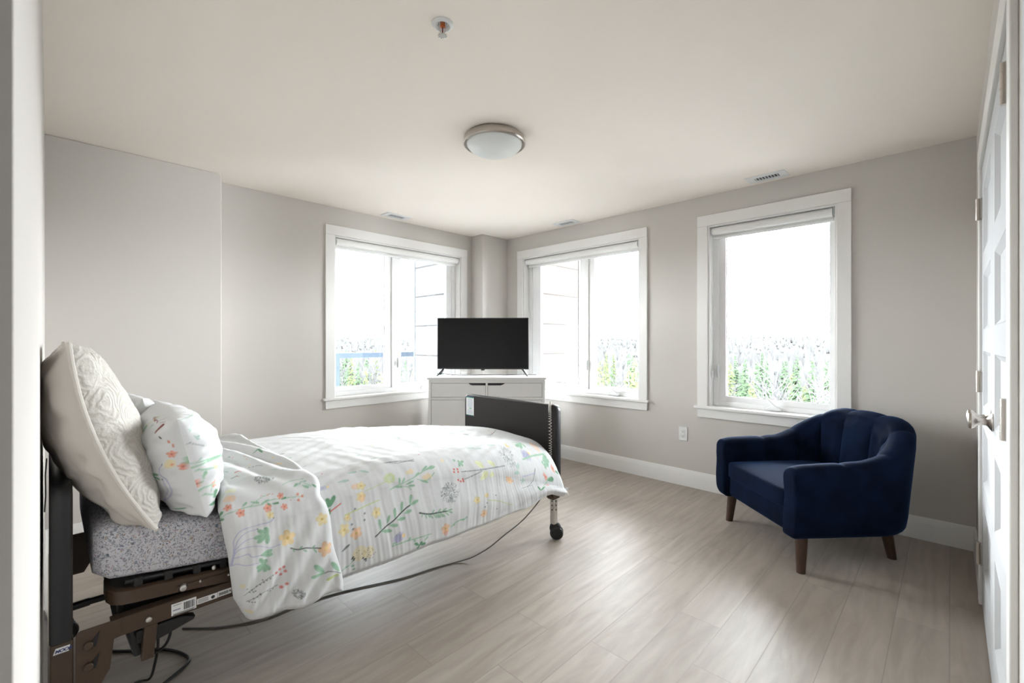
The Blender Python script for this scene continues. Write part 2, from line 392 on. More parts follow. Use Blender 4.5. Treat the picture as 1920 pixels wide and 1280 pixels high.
def bb(x0, y0, x1, y1, nx, ny):
    """baseboard run with a rounded shoulder; n = direction into the room"""
    prof = [(0, 0), (0.013, 0), (0.013, 0.100), (0.011, 0.112), (0.0075, 0.122), (0.006, 0.134), (0.003, 0.140), (0, 0.140)]
    R = [[(x + nx*p, y + ny*p, z) for p, z in prof] for x, y in ((x0, y0), (x1, y1))]
    return MB().rings(R)
for nm, a in (('baseboard_right', (XB, YR, XB, YP, -1, 0)), ('baseboard_back', (0.87, YA, 3.40, YA, 0, -1)), ('baseboard_projection', (XL, YP, 0.87, YP, 0, -1)),
              ('baseboard_left', (XL, 0.50, XL, YP, 1, 0)), ('baseboard_front', (3.10, YR, XB, YR, 0, 1)), ('baseboard_column', (3.40, YP, 3.40, YA, -1, 0))):
    struct(nm, bb(*a), TRIM, angle=50)

# ------------------------------------------------------------------ windows
def window(name, wall, hole, splits, cranks, latches):
    """wall 'B': outward +x, along y.  wall 'A': outward +y, along x.  splits: list of (from, to) glass ranges"""
    a0, a1, z0, z1 = hole
    def bx(mb, p0, p1, q0, q1, zz0, zz1):      # p: along the wall, q: depth outward from the wall face
        if wall == 'A': return mb.box(p0, p1, YA+q0, YA+q1, zz0, zz1)
        return mb.box(XB+q0, XB+q1, p0, p1, zz0, zz1)
    def pt(p, q, z): return (p, YA+q, z) if wall == 'A' else (XB+q, p, z)
    out = (0, 1, 0) if wall == 'A' else (1, 0, 0)
    cw = 0.082
    mb = MB(); bx(mb, a0-cw, a0, -0.017, 0, z0-0.0, z1); bx(mb, a1, a1+cw, -0.017, 0, z0, z1); bx(mb, a0-cw, a1+cw, -0.019, 0, z1, z1+0.088)
    root = mb.build(name, TRIM, None, bevel=0.0025); root['kind'] = 'structure'
    mb = MB(); bx(mb, a0-cw-0.022, a1+cw+0.022, -0.040, 0.13, z0-0.022, z0); mb.build('sill', TRIM, root, bevel=0.004)
    mb = MB(); bx(mb, a0-cw, a1+cw, -0.017, 0, z0-0.095, z0-0.022); mb.build('apron', TRIM, root, bevel=0.002)
    mb = MB(); j = 0.012
    bx(mb, a0, a0+j, 0, 0.13, z0, z1); bx(mb, a1-j, a1, 0, 0.13, z0, z1); bx(mb, a0+j, a1-j, 0, 0.13, z1-j, z1); mb.build('jamb', TRIM, root, bevel=0.001)
    f0, f1, fz0, fz1 = a0+j, a1-j, z0, z1-j
    gz0, gz1 = z0+0.082, z1-0.082
    mb = MB(); q0, q1 = 0.085, 0.15            # outer vinyl frame
    bx(mb, f0, f0+0.045, q0, q1, fz0, fz1); bx(mb, f1-0.045, f1, q0, q1, fz0, fz1); bx(mb, f0+0.045, f1-0.045, q0, q1, fz0, fz0+0.04); bx(mb, f0+0.045, f1-0.045, q0, q1, fz1-0.04, fz1)
    if len(splits) > 1:
        mid = (splits[0][1] + splits[1][0])/2; bx(mb, mid-0.022, mid+0.022, q0, q1, fz0+0.04, fz1-0.04)
    mb.build('frame', VINYL, root, bevel=0.003)
    edges = [f0+0.045] + ([mid-0.022, mid+0.022] if len(splits) > 1 else []) + [f1-0.045]
    for k, (g0, g1) in enumerate(splits):
        e0, e1 = edges[2*k], edges[2*k+1]
        mb = MB(); s0, s1 = 0.097, 0.135
        bx(mb, e0, g0, s0, s1, fz0+0.04, fz1-0.04); bx(mb, g1, e1, s0, s1, fz0+0.04, fz1-0.04)
        bx(mb, g0, g1, s0, s1, fz0+0.04, gz0); bx(mb, g0, g1, s0, s1, gz1, fz1-0.04)
        sash = mb.build('sash', VINYL, root, bevel=0.004)
        mb = MB(); bx(mb, g0-0.004, g1+0.004, 0.1175, 0.1205, gz0-0.004, gz1+0.004)
        mb.build('pane', GLASS, sash, smooth=False)
        mb = MB(); t = 0.004
        for (p0, p1, zz0, zz1) in ((g0, g0+t, gz0, gz1), (g1-t, g1, gz0, gz1), (g0, g1, gz0, gz0+t), (g0, g1, gz1-t, gz1)): bx(mb, p0, p1, 0.113, 0.117, zz0, zz1)
        mb.build('gasket', GREYC, sash, smooth=False)
    for c in cranks:
        mb = MB()
        w = 0.055
        P = []
        for i in range(9):
            a = i/8; hgt = 0.006+0.020*math.sin(PI*a)**0.6
            P.append([pt(c-w+2*w*a, 0.08-0.028*b_, fz0+0.012+hgt*(1-b_*b_*0.9)) for b_ in (0, 0.4, 0.75, 1)])
        mb.grid(P); bx(mb, c-w, c+w, 0.052, 0.085, fz0+0.004, fz0+0.014)
        h = mb.build('crank_base', WHITEP, root)
        s_ = 1 if wall == 'B' else -1
        mb = MB().tube([pt(c-0.045, 0.055, fz0+0.028), pt(c-0.02, 0.05, fz0+0.045), pt(c+s_*0.0+0.02, 0.045, fz0+0.085), pt(c+0.04, 0.045, fz0+0.10)], [0.007, 0.0065, 0.006, 0.007], 10)
        mb.build('crank_handle', WHITEP, root)
    for c, q in latches:
        mb = MB(); R = []
        for i in range(13):
            a = i/12; z = z0+0.235+0.105*a; w = 0.003+0.008*math.sin(PI*min(1, a*1.0))**0.5; dd = 0.004+0.018*math.sin(PI*a)**0.8
            R.append([pt(c+w*math.cos(t_), q-dd*max(0, math.sin(t_)) + 0.004*min(0, -math.sin(t_)), z) for t_ in np.linspace(0, 2*PI, 10, endpoint=False)])
        mb.rings(R); mb.build('latch_handle', GREYV, root)
    return root
w1 = window('window_1', 'A', W1, [(1.845, 2.352), (2.535, 3.115)], [2.815], [(2.485, 0.083)])
w2 = window('window_2', 'B', W2, [(2.105, 2.610), (2.795, 3.338)], [2.36], [(2.688, 0.083)])
w3 = window('window_3', 'B', W3, [(0.615, 1.328)], [0.975], [(1.385, 0.083)])

def blind(label, wall, hole, chain):
    a0, a1, z0, z1 = hole
    c = ((a0+a1)/2, YA+0.03, 2.14) if wall == 'A' else (XB+0.035, (a0+a1)/2, 2.14)
    root = thing('roller_blind', label, 'blind', c)
    ax = Vector((1, 0, 0)) if wall == 'A' else Vector((0, 1, 0)); dp = Vector((0, 1, 0)) if wall == 'A' else Vector((1, 0, 0))
    c = Vector(c); hw = (a1-a0)/2-0.028
    MB().tube([c-ax*hw, c+ax*hw], 0.031, 20).build('fabric_roll', BLIND, root)
    for s_ in (-1, 1):
        e = c+ax*(s_*(hw+0.007)); mb = MB()
        mb.lathe([(0.0, -0.004), (0.026, -0.004), (0.028, 0), (0.026, 0.005), (0, 0.005)], e, ax*s_, 20)
        lo = e-ax*0.003-dp*0.02-Vector((0, 0, 0.02)); hi = e+ax*0.003+dp*0.02+Vector((0, 0, 0.032))
        mb.box(min(lo.x, hi.x), max(lo.x, hi.x), min(lo.y, hi.y), max(lo.y, hi.y), lo.z, hi.z)
        mb.build('bracket', GREYV, root)
    q = c+dp*0.026; lo = q-ax*hw-dp*0.001-Vector((0, 0, 0.05)); hi = q+ax*hw+dp*0.001
    MB().box(min(lo.x, hi.x), max(lo.x, hi.x), min(lo.y, hi.y), max(lo.y, hi.y), lo.z, hi.z).build('fabric', BLIND, root, smooth=False)
    lo = q-ax*hw-dp*0.006-Vector((0, 0, 0.062)); hi = q+ax*hw+dp*0.006-Vector((0, 0, 0.043))
    MB().box(min(lo.x, hi.x), max(lo.x, hi.x), min(lo.y, hi.y), max(lo.y, hi.y), lo.z, hi.z).build('hem_bar', VINYL, root, bevel=0.004)
    if chain is not None:
        e = c+ax*(chain*(hw+0.004)); mb = MB()
        for d in (-0.018, 0.018):
            mb.tube([e+dp*d+Vector((0, 0, 0.0)), e+dp*d-Vector((0, 0, 1.18))], 0.0016, 6)
        mb.build('bead_chain', WHITEP, root)
        p = e-Vector((0, 0, 1.18))
        MB().box(p.x-0.006, p.x+0.006, p.y-0.006, p.y+0.006, p.z-0.03, p.z+0.03).build('chain_weight', WHITEP, root, bevel=0.004)
    return root
blind('rolled-up white roller blind in the back wall window behind the television', 'A', W1, None)
blind('rolled-up white roller blind in the two-pane window nearest the room corner column', 'B', W2, 1)
blind('rolled-up white roller blind in the single-pane window above the navy armchair', 'B', W3, 1)

# ------------------------------------------------------------------ closet doors on the front wall
mb = MB(); cf = YR+0.015
mb.box(DX0-0.075, DX0, YR, cf, 0, DH).box(DX1, DX1+0.07, YR, cf, 0, DH)
mb.box(DX0-0.075, DX1+0.07, YR, cf+0.002, DH, DH+0.09)
struct('trim_1', mb, TRIM, bevel=0.003)
def leaf(name, x0, x1, hinge_x, knob_x):
    yb, yf = -0.143, -0.106
    mb = MB(); z0, z1 = 0.012, DH-0.006; st = 0.105
    mb.box(x0, x0+st, yb, yf, z0, z1).box(x1-st, x1, yb, yf, z0, z1)
    rails = [z0, z0+0.19] ; n = 5
    tops = np.linspace(z0+0.19, z1-0.11, n+1)
    mb.box(x0+st, x1-st, yb, yf, z0, z0+0.19).box(x0+st, x1-st, yb, yf, z1-0.11, z1)
    for t in tops[1:-1]: mb.box(x0+st, x1-st, yb, yf, t-0.05, t+0.05)
    for i in range(n):
        a = tops[i]+(0.05 if i else 0); b = tops[i+1]-(0.05 if i < n-1 else 0)
        mb.box(x0+st, x1-st, yb, yf-0.013, a, b)
        # sloped moulding round each panel
        for (p, q) in (((x0+st, a), (x1-st, a)), ((x1-st, a), (x1-st, b)), ((x1-st, b), (x0+st, b)), ((x0+st, b), (x0+st, a))):
            cx, cz = (x0+x1)/2, (a+b)/2; k = 0.018
            ix = lambda v: v+(k if v < cx else -k); iz = lambda v: v+(k if v < cz else -k)
            mb.add([(p[0], yf-0.001, p[1]), (q[0], yf-0.001, q[1]), (ix(q[0]), yf-0.013, iz(q[1])), (ix(p[0]), yf-0.013, iz(p[1]))], [(0, 1, 2, 3)])
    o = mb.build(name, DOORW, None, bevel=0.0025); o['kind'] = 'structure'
    for hz in (0.243, 1.046, 1.85):
        h = MB(); R = []
        h.tube([(hinge_x, yf+0.013, hz-0.05), (hinge_x, yf+0.013, hz+0.05)], 0.0085, 12)
        s_ = 1 if hinge_x < (x0+x1)/2 else -1
        h.box(min(hinge_x, hinge_x+s_*0.03), max(hinge_x, hinge_x+s_*0.03), yf-0.001, yf+0.006, hz-0.047, hz+0.047)
        for k in (-0.03, -0.01, 0.01, 0.03): h.tube([(hinge_x, yf+0.013, hz+k-0.0012), (hinge_x, yf+0.013, hz+k+0.0012)], 0.0092, 12)
        h.build('hinge', NICKEL, o)
    k = MB().lathe([(0.0, 0), (0.030, 0.0), (0.031, 0.004), (0.024, 0.009), (0.013, 0.016), (0.011, 0.030), (0.015, 0.040), (0.024, 0.046), (0.0275, 0.053), (0.026, 0.060), (0.012, 0.064), (0.0, 0.065)], (knob_x, yf, 0.955), (0, 1, 0), 28)
    k.build('knob', NICKEL, o)
    return o
xm = (DX0+DX1)/2
leaf('door_1', xm+0.0015, DX1-0.004, DX1-0.009, xm+0.055)
leaf('door_2', DX0+0.004, xm-0.0015, DX0+0.010, xm-0.055)
# entry door standing open against the front wall, next to the camera
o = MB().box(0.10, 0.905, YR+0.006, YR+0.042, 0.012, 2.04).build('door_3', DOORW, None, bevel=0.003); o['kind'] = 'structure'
MB().box(0.08, 0.10, YR+0.010, YR+0.046, 0.2, 0.3).box(0.08, 0.10, YR+0.010, YR+0.046, 1.8, 1.9).build('hinge', NICKEL, o)

# ------------------------------------------------------------------ outdoors: cladding, balcony, hills
def cladding():
    mb = MB()
    mb.mi(0); mb.box(3.30, 4.99, YA+WT, 4.96, -3, 5)
    mb.mi(1); mb.box(XB+WT+0.0, 4.992, 3.60, YA+WT, -3, 5)
    mb.mi(2)
    for k in range(-4, 6):
        z = 2.175 - 0.372*k
        mb.box(3.294, 3.30, YA+WT, 4.962, z-0.007, z+0.007)
        mb.box(XB+WT, 4.994, 3.594, 3.60, z+0.02-0.007, z+0.02+0.007)
    mb.mi(3); mb.box(3.292, 3.325, 4.955, 4.975, -3, 5)
    mb.mi(2); mb.box(4.98, 5.0, 3.592, 3.61, -3, 5)
    return mb
struct('wall_exterior', cladding(), [EXTW, EXTO, GROOVE, RAILM], smooth=False)
struct('balcony_slab', MB().box(-1.0, 4.6, 4.96, 5.7, -0.35, -0.15).box(-1.0, 3.29, YA+WT, 4.96, -0.35, -0.15), CONC, smooth=False)
struct('unseen_overhang', MB().box(-1.0, 5.6, YA+WT, 6.15, 2.62, 2.80).box(XB+WT, 6.0, -0.8, YA+WT, 2.62, 2.80), CONC, smooth=False)  # unseen slab added to cut high skylight on the bed and floor
rl = thing('balcony_railing', 'slate blue metal balcony railing outside the back wall window', 'railing', (3.4, 5.5, -0.15))
MB().box(2.478, 4.4, 5.47, 5.53, 1.022, 1.088).build('top_rail', RAILM, rl, bevel=0.004)
for x in (2.508, 3.9): MB().box(x-0.03, x+0.03, 5.47, 5.53, -0.15, 1.03).build('post', RAILM, rl, bevel=0.004)
MB().box(2.51, 3.87, 5.485, 5.515, -0.05, -0.01).build('bottom_rail', RAILM, rl, bevel=0.004)

def vnoise(x, y, seed=0):
    x = np.asarray(x, float); y = np.asarray(y, float)
    rs = np.random.RandomState(seed); T = rs.rand(64, 64)
    xi = np.floor(x).astype(int); yi = np.floor(y).astype(int); fx = x-xi; fy = y-yi
    fx = fx*fx*(3-2*fx); fy = fy*fy*(3-2*fy)
    a = T[xi % 64, yi % 64]; b = T[(xi+1) % 64, yi % 64]; c = T[xi % 64, (yi+1) % 64]; d = T[(xi+1) % 64, (yi+1) % 64]
    return (a*(1-fx)+b*fx)*(1-fy)+(c*(1-fx)+d*fx)*fy - 0.5
def fbm(x, y, seed=0, o=3):
    return sum(vnoise(x*2**k, y*2**k, seed+k)/2**k for k in range(o))

GROUND = mat('forest_floor', (0.20, 0.195, 0.19), 0.95, spec=0.0, var=0.25, vscale=0.3)
SPRUCE = mat('spruce_green', (0.033, 0.049, 0.029), 0.9, spec=0.0, var=0.35, vscale=1.2)
FIR = mat('yellow_green_fir', (0.050, 0.061, 0.029), 0.9, spec=0.0, var=0.35, vscale=1.2)
BARE = mat('bare_grey_branches', (0.060, 0.059, 0.060), 0.9, spec=0.0, var=0.2, vscale=2)
FAR = mat('haze_toned_woods', (0.049, 0.049, 0.0485), 0.95, spec=0.0, var=0.3, vscale=0.06)  # pale grey puts the haze of distance into the crowns' colour
def terrain_z(x, y):
    d = np.hypot(x, y); return -10.0 + 15.5*np.clip((d-60)/560, 0, 1)**1.15 + 2.5*fbm(x/90, y/90, 3)*np.clip((d-60)/200, 0, 1)
rr = np.concatenate([np.linspace(14, 120, 24), np.linspace(140, 700, 30)]); th = np.radians(np.linspace(-35, 130, 90))
RR, TH = np.meshgrid(rr, th, indexing='ij'); X = RR*np.cos(TH); Y = RR*np.sin(TH)
struct('ground_outside', MB().grid(np.dstack([X, Y, terrain_z(X, Y)])), GROUND, angle=180)

def conifer(name, m, seed, h, w, droop, dens):
    r = random.Random(seed); tk = MB().tube([(0, 0, 0), (0, 0, h*0.55), (0, 0, h)], [0.12, 0.08, 0.015], 6)
    root = tk.build(name, BARE)
    lb = MB(); n = int(26*dens)
    for k in range(n):
        f = 0.10+0.90*k/n; z = h*f; L = w*(1.02-f)**0.8*(0.75+0.5*r.random())
        for j in range(r.randint(5, 8)):
            a = r.random()*2*PI; l_ = L*(0.6+0.6*r.random()); zz = z+r.uniform(-0.15, 0.15)
            d = Vector((math.cos(a), math.sin(a), 0)); sd = Vector((-d.y, d.x, 0)); wd = 0.22*l_+0.08
            p0 = Vector((0, 0, zz)); p1 = p0+d*l_*0.5+Vector((0, 0, -droop*l_*0.25)); p2 = p0+d*l_+Vector((0, 0, -droop*l_*0.45+0.1*l_))
            lb.add([p0, p1+sd*wd+Vector((0, 0, -0.07)), p1+Vector((0, 0, 0.08)), p1-sd*wd+Vector((0, 0, -0.07)), p2], [(0, 1, 2), (0, 2, 3), (2, 1, 4), (2, 4, 3), (0, 3, 4, 1)])
    lb.build('foliage', m, root, smooth=False)
    return root
def bare_tree(name, seed, h):
    r = random.Random(seed); mb = MB().tube([(0, 0, 0), (0.1, 0, h*0.5), (0.05, 0.1, h)], [0.12, 0.08, 0.02], 6)
    root = mb.build(name, BARE); tw = MB()
    for k in range(60):
        f = 0.25+0.72*r.random(); z = h*f; a = r.random()*2*PI; l_ = (0.5+1.7*(1-f)+0.5)*(0.6+0.5*r.random())
        d = Vector((math.cos(a), math.sin(a), 0.5+0.5*r.random()))
        p = Vector((0.06, 0.03, z)); q = p+d*l_*0.5; e = q+(d+Vector((r.uniform(-.4, .4), r.uniform(-.4, .4), 0.2)))*l_*0.5
        tw.tube([p, q, e], [0.035, 0.025, 0.008], 4)
        for i in range(3):
            g = q+Vector((r.uniform(-1, 1), r.uniform(-1, 1), r.uniform(0, 1)))*0.5*l_; tw.tube([q, g], [0.016, 0.006], 3)
    tw.build('branches', BARE, root)
    return root
protos = [conifer('spruce_tree', SPRUCE, 1, 9.0, 1.9, 0.9, 1.0), conifer('spruce_tree', SPRUCE, 2, 10.0, 1.6, 1.1, 1.1),
          conifer('fir_tree', FIR, 3, 8.5, 2.1, 0.7, 0.9), conifer('fir_tree', FIR, 4, 7.5, 2.0, 0.8, 0.9), bare_tree('bare_tree', 5, 8.0), bare_tree('bare_tree', 6, 7.0)]
KINDS = ['dark green spruce', 'dark green spruce', 'yellow-green fir', 'yellow-green fir', 'bare grey tree', 'bare grey tree']
used = set()
tr = random.Random(21); PLACED = []
def plant(ang, dist, py, k):
    a = math.radians(ang)
    cand = sorted(np.arange(22, 74, 1.0), key=lambda d: abs(d-dist))
    for dist in cand:
        x, y = dist*math.cos(a), dist*math.sin(a)
        if all(math.hypot(x-p, y-q) > 3.5 for p, q in PLACED): break
    else: return
    PLACED.append((x, y)); top = 1.233-(py-640.5)/845*dist
    gz = float(terrain_z(np.array(x), np.array(y)))
    src = protos[k]; hh = [9.0, 10.0, 8.5, 7.5, 8.0, 7.0][k]
    if k in used:
        o = src.copy(); C.objects.link(o)
        for ch in src.children:
            c = ch.copy(); C.objects.link(c); c.parent = o
    else: o = src; used.add(k)
    s_ = (top-gz)/hh; w_ = min(0.85, s_)
    o.location = (x, y, gz); o.scale = (w_, w_, s_); o.rotation_euler = (0, 0, tr.random()*6.28)
    win = 'single-pane window above the armchair' if ang < 24 else ('two-pane window on the right wall' if ang < 47 else 'back wall window')
    tag(o, '%s in the woods seen through the %s' % (KINDS[k], win), 'tree', '%ss through the %s' % (KINDS[k], win))
# (bearing in degrees, distance, code for the height of the tip, kind)
for ang, dist, py, k in [(7.6, 31, 668, 0), (8.6, 27, 690, 4), (9.3, 34, 664, 1), (10.0, 25, 700, 5), (10.6, 31, 664, 0), (11.2, 24, 706, 2), (11.9, 38, 657, 1), (12.3, 27, 688, 2), (12.9, 31, 668, 0), (13.5, 25, 722, 3), (14.1, 29, 674, 5),
                         (14.7, 35, 662, 1), (15.2, 26, 712, 4), (15.7, 31, 668, 0), (16.2, 25, 698, 2), (16.8, 34, 664, 1), (17.3, 28, 690, 0), (17.9, 25, 716, 4), (18.4, 32, 672, 2), (19.2, 28, 686, 3), (20.5, 31, 668, 0),
                         (27.4, 30, 672, 0), (28.2, 33, 690, 2), (28.9, 27, 664, 3), (29.7, 30, 682, 2), (30.4, 36, 668, 4), (31.0, 28, 696, 5), (31.8, 33, 684, 0), (32.5, 29, 678, 3), (33.2, 34, 670, 2), (34.0, 30, 682, 1), (39.6, 36, 668, 0), (40.6, 33, 676, 2),
                         (55.0, 36, 668, 0), (56.2, 34, 672, 1), (57.2, 40, 662, 4), (59.4, 36, 668, 3), (60.4, 30, 690, 2), (61.3, 40, 664, 5), (62.2, 31, 684, 3), (63.1, 36, 672, 1), (64.0, 29, 700, 2), (64.9, 38, 666, 4), (65.8, 32, 680, 0), (67.0, 36, 670, 2)]:
    plant(ang, dist, py, k)
for _ in range(90):
    lo, hi = tr.choice([(6.5, 20.5), (26.5, 35), (54, 67.5), (6.5, 20.5)]); dist = tr.uniform(26, 78)
    plant(tr.uniform(lo, hi), dist, tr.uniform(652, 662)+max(0, 48-dist)*tr.uniform(0.4, 1.6), tr.choice([0, 0, 1, 1, 2, 2, 3, 3, 0]))
# the woods beyond: far too many crowns to count
fm = MB(); fr = random.Random(5)
for _ in range(6000):
    a = math.radians(fr.uniform(-8, 75)); d = 84+500*fr.random()**1.3; x, y = d*math.cos(a), d*math.sin(a)
    z = float(terrain_z(np.array(x), np.array(y))); h = fr.uniform(3.0, 6.5); w = fr.uniform(0.7, 1.8); n = 5; o_ = fr.random()*6
    ring = [(x+w*math.cos(o_+2*PI*j/n)*fr.uniform(.7, 1.2), y+w*math.sin(o_+2*PI*j/n)*fr.uniform(.7, 1.2), z+h*fr.uniform(0.2, 0.45)) for j in range(n)]
    fm.add(ring+[(x, y, z+h), (x, y, z-1)], [(j, (j+1) % n, n) for j in range(n)]+[((j+1) % n, j, n+1) for j in range(n)])
o = fm.build('distant_woods', FAR, smooth=False); tag(o, 'hazy grey-green woods stretching to the horizon outside the windows', 'woods', kind='stuff')

# ------------------------------------------------------------------ ceiling fittings
def ceiling_light():
    c = (1.83, 1.925, H)
    t = thing('ceiling_light', 'round flush ceiling light with frosted dome and brushed nickel rim', 'ceiling light', c)
    MB().lathe([(0.0, 0), (0.150, 0), (0.166, -0.004), (0.178, -0.016), (0.184, -0.034), (0.184, -0.046), (0.178, -0.052), (0.163, -0.050), (0.160, -0.044), (0.0, -0.044)], c, n=64).build('rim', NICKEL, t, angle=30)
    MB().lathe([(0.162, -0.045), (0.160, -0.056), (0.148, -0.071), (0.120, -0.088), (0.080, -0.101), (0.035, -0.108), (0.0, -0.109)], c, n=64).build('dome_diffuser', DIFF, t, angle=60)
ceiling_light()
def sprinkler():
    c = (1.045, 1.385, H)
    t = thing('fire_sprinkler', 'small white fire sprinkler head with amber bulb in the ceiling', 'sprinkler', c)
    MB().lathe([(0.024, 0.0), (0.041, 0), (0.041, -0.003), (0.036, -0.008), (0.029, -0.010), (0.026, -0.006), (0.024, 0.0)], c, n=40, cap=False).build('escutcheon', WHITEP, t)
    MB().lathe([(0.0, -0.001), (0.025, -0.001)], c, n=30, cap=False).build('cup', CHROME, t)
    mb = MB()
    for s in (-1, 1):
        mb.tube([(c[0]+s*0.010, c[1]-s*0.010, H-0.002), (c[0]+s*0.0095, c[1]-s*0.0095, H-0.018), (c[0]+s*0.006, c[1]-s*0.006, H-0.030), (c[0], c[1], H-0.038)], 0.0022, 8)
    mb.lathe([(0.0, -0.036), (0.005, -0.037), (0.005, -0.042), (0.0, -0.043)], c, n=14).build('frame_arms', CHROME, t)
    MB().lathe([(0.0, 0), (0.010, 0), (0.010, -0.010), (0.006, -0.012), (0, -0.012)], c, n=16).build('orifice_cap', AMBER, t)
    MB().lathe([(0.0, -0.011), (0.0022, -0.013), (0.0022, -0.033), (0.0, -0.036)], c, n=10).build('glass_bulb', REDB, t)
    mb = MB().lathe([(0.0, -0.043), (0.014, -0.043), (0.014, -0.0445), (0.0, -0.0445)], c, n=24)
    for k in range(10):
        a = 2*PI*k/10; mb.tube([(c[0]+0.013*math.cos(a), c[1]+0.013*math.sin(a), H-0.0438), (c[0]+0.018*math.cos(a), c[1]+0.018*math.sin(a), H-0.0432)], 0.0022, 6)
    mb.build('deflector', CHROME, t)
sprinkler()
def vent(label, cx, cy, along):
    """along: 'x' or 'y' = long side"""
    t = thing('ceiling_vent', label, 'vent', (cx, cy, H))
    L, S = 0.130, 0.075
    def bx(mb, l0, l1, s0, s1, z0, z1):
        return mb.box(cx+l0, cx+l1, cy+s0, cy+s1, z0, z1) if along == 'x' else mb.box(cx+s0, cx+s1, cy+l0, cy+l1, z0, z1)
    mb = MB(); l, s = 0.080, 0.032
    bx(mb, -L, L, s, S, H-0.006, H); bx(mb, -L, L, -S, -s, H-0.006, H); bx(mb, -L, -l, -s, s, H-0.006, H); bx(mb, l, L, -s, s, H-0.006, H)
    mb.build('frame', WHITEP, t, bevel=0.003)
    mb = MB(); bx(mb, -l, l, -s, s, H-0.0012, H-0.0002); mb.build('backing', CAVSHADE, t, smooth=False)  # dark sheet painted as the shade behind the slats
    for k in range(8):
        mb = MB(); u = -l+0.010+k*(2*l-0.02)/7; bx(mb, u-0.0035, u+0.0035, -s, s, H-0.006, H-0.0015); mb.build('slat', GREYV, t, smooth=False)
vent('white ceiling vent above the back wall window behind the television', 2.335, 3.825, 'x')
vent('white ceiling vent above the two-pane window on the right wall', 3.672, 2.80, 'y')
vent('white ceiling vent with dark slots above the single-pane window and armchair', 3.672, 0.965, 'y')

def outlet():
    c = (XB, 1.645, 0.443)
    t = thing('wall_outlet', 'white electrical wall outlet under the windows of the right wall', 'outlet', c)
    MB().box(XB-0.006, XB, c[1]-0.037, c[1]+0.037, c[2]-0.06, c[2]+0.06).build('cover_plate', WHITEP, t, bevel=0.003)
    MB().box(XB-0.0085, XB-0.005, c[1]-0.017, c[1]+0.017, c[2]-0.034, c[2]+0.034).build('receptacle', WHITEP, t, bevel=0.002)
    for dz in (-0.019, 0.019):
        mb = MB().box(XB-0.0092, XB-0.008, c[1]-0.008, c[1]-0.006, c[2]+dz-0.002, c[2]+dz+0.006).box(XB-0.0092, XB-0.008, c[1]+0.006, c[1]+0.008, c[2]+dz-0.002, c[2]+dz+0.006)
        mb.lathe([(0, 0), (0.0028, 0), (0.0028, 0.0012), (0, 0.0012)], (XB-0.008, c[1], c[2]+dz-0.007), (-1, 0, 0), 12)
        mb.build('socket_slots', INK, t, smooth=False)
outlet()

# ------------------------------------------------------------------ dresser, television
FW = Vector((0.7168, 0.6973, 0)); RT = Vector((0.6973, -0.7168, 0))     # across-the-corner axes of the dresser
DW, DD, DZ = 1.155, 0.37, 0.885
dc = FW*4.37 + RT*(-0.246)                                               # middle of the dresser's front at the floor
ang_d = math.atan2(RT.y, RT.x)
dr = thing('dresser', 'white dresser with cut-out drawer grips standing across the room corner', 'dresser', dc, ang_d)
DM = Matrix.Translation(dc) @ Matrix.Rotation(ang_d, 4, 'Z')            # local: x right, y back, z up
mb = MB(); hw = DW/2-0.012
mb.box(-hw, -hw+0.026, 0, DD, 0, DZ-0.022, DM).box(hw-0.026, hw, 0, DD, 0, DZ-0.022, DM).box(-hw+0.026, hw-0.026, DD-0.012, DD, 0.05, DZ-0.022, DM)
mb.box(-hw+0.026, hw-0.026, 0.0, DD-0.012, DZ-0.055, DZ-0.022, DM).box(-hw+0.026, hw-0.026, 0.0, 0.05, 0, 0.07, DM)
zr = [DZ-0.055, 0.690, 0.668, 0.385, 0.363, 0.075]                       # drawer rows: top/bottom pairs
mb.box(-hw+0.026, hw-0.026, 0.001, 0.06, zr[2], zr[1], DM).box(-hw+0.026, hw-0.026, 0.001, 0.06, zr[4], zr[3], DM).box(-0.010, 0.010, 0.0, 0.3, zr[1], zr[0], DM)
mb.build('carcass', DRESS, dr, bevel=0.0015)
MB().box(-DW/2, DW/2, -0.012, DD, DZ-0.022, DZ, DM).build('top', DRESS, dr, bevel=0.003)
def drawer(x0, x1, z0, z1, notch):
    g = 0.0028; x0 += g; x1 -= g; z0 += g; z1 -= g; nh = 0.021
    if notch == 'R': pts = [(x0, z0), (x1, z0), (x1, z1-nh), (x1-0.125, z1-nh), (x1-0.145, z1-nh*0.75), (x1-0.165, z1), (x0, z1)]
    elif notch == 'L': pts = [(x0, z0), (x1, z0), (x1, z1), (x0+0.165, z1), (x0+0.148, z1-nh*0.55), (x0+0.125, z1-nh), (x0, z1-nh)]
    else: pts = [(x0, z0), (x1, z0), (x1, z1), (0.14, z1), (0.123, z1-nh*0.55), (0.10, z1-nh), (-0.10, z1-nh), (-0.123, z1-nh*0.55), (-0.14, z1), (x0, z1)]
    f = MB().prism([(x, 0.003, z) for x, z in pts], (0, 0.016, 0), DM).build('drawer', DRESS, dr, bevel=0.0012)
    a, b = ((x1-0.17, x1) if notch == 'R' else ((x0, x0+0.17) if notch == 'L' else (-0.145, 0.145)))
    MB().box(a, b, 0.021, 0.05, z1-nh-0.012, z1+g, DM).build('grip_shade_box', EDGE, f, smooth=False)  # black box paints the shade inside the grip cut-out
    MB().box(x0-g, x1+g, 0.0195, 0.0205, z0-g, z1+g, DM).build('gap_shadow_board', CAVSHADE, f, smooth=False)
drawer(-hw+0.026, -0.010, zr[1], zr[0], 'R'); drawer(0.010, hw-0.026, zr[1], zr[0], 'L')
drawer(-hw+0.026, hw-0.026, zr[3], zr[2], None); drawer(-hw+0.026, hw-0.026, zr[5], zr[4], None)

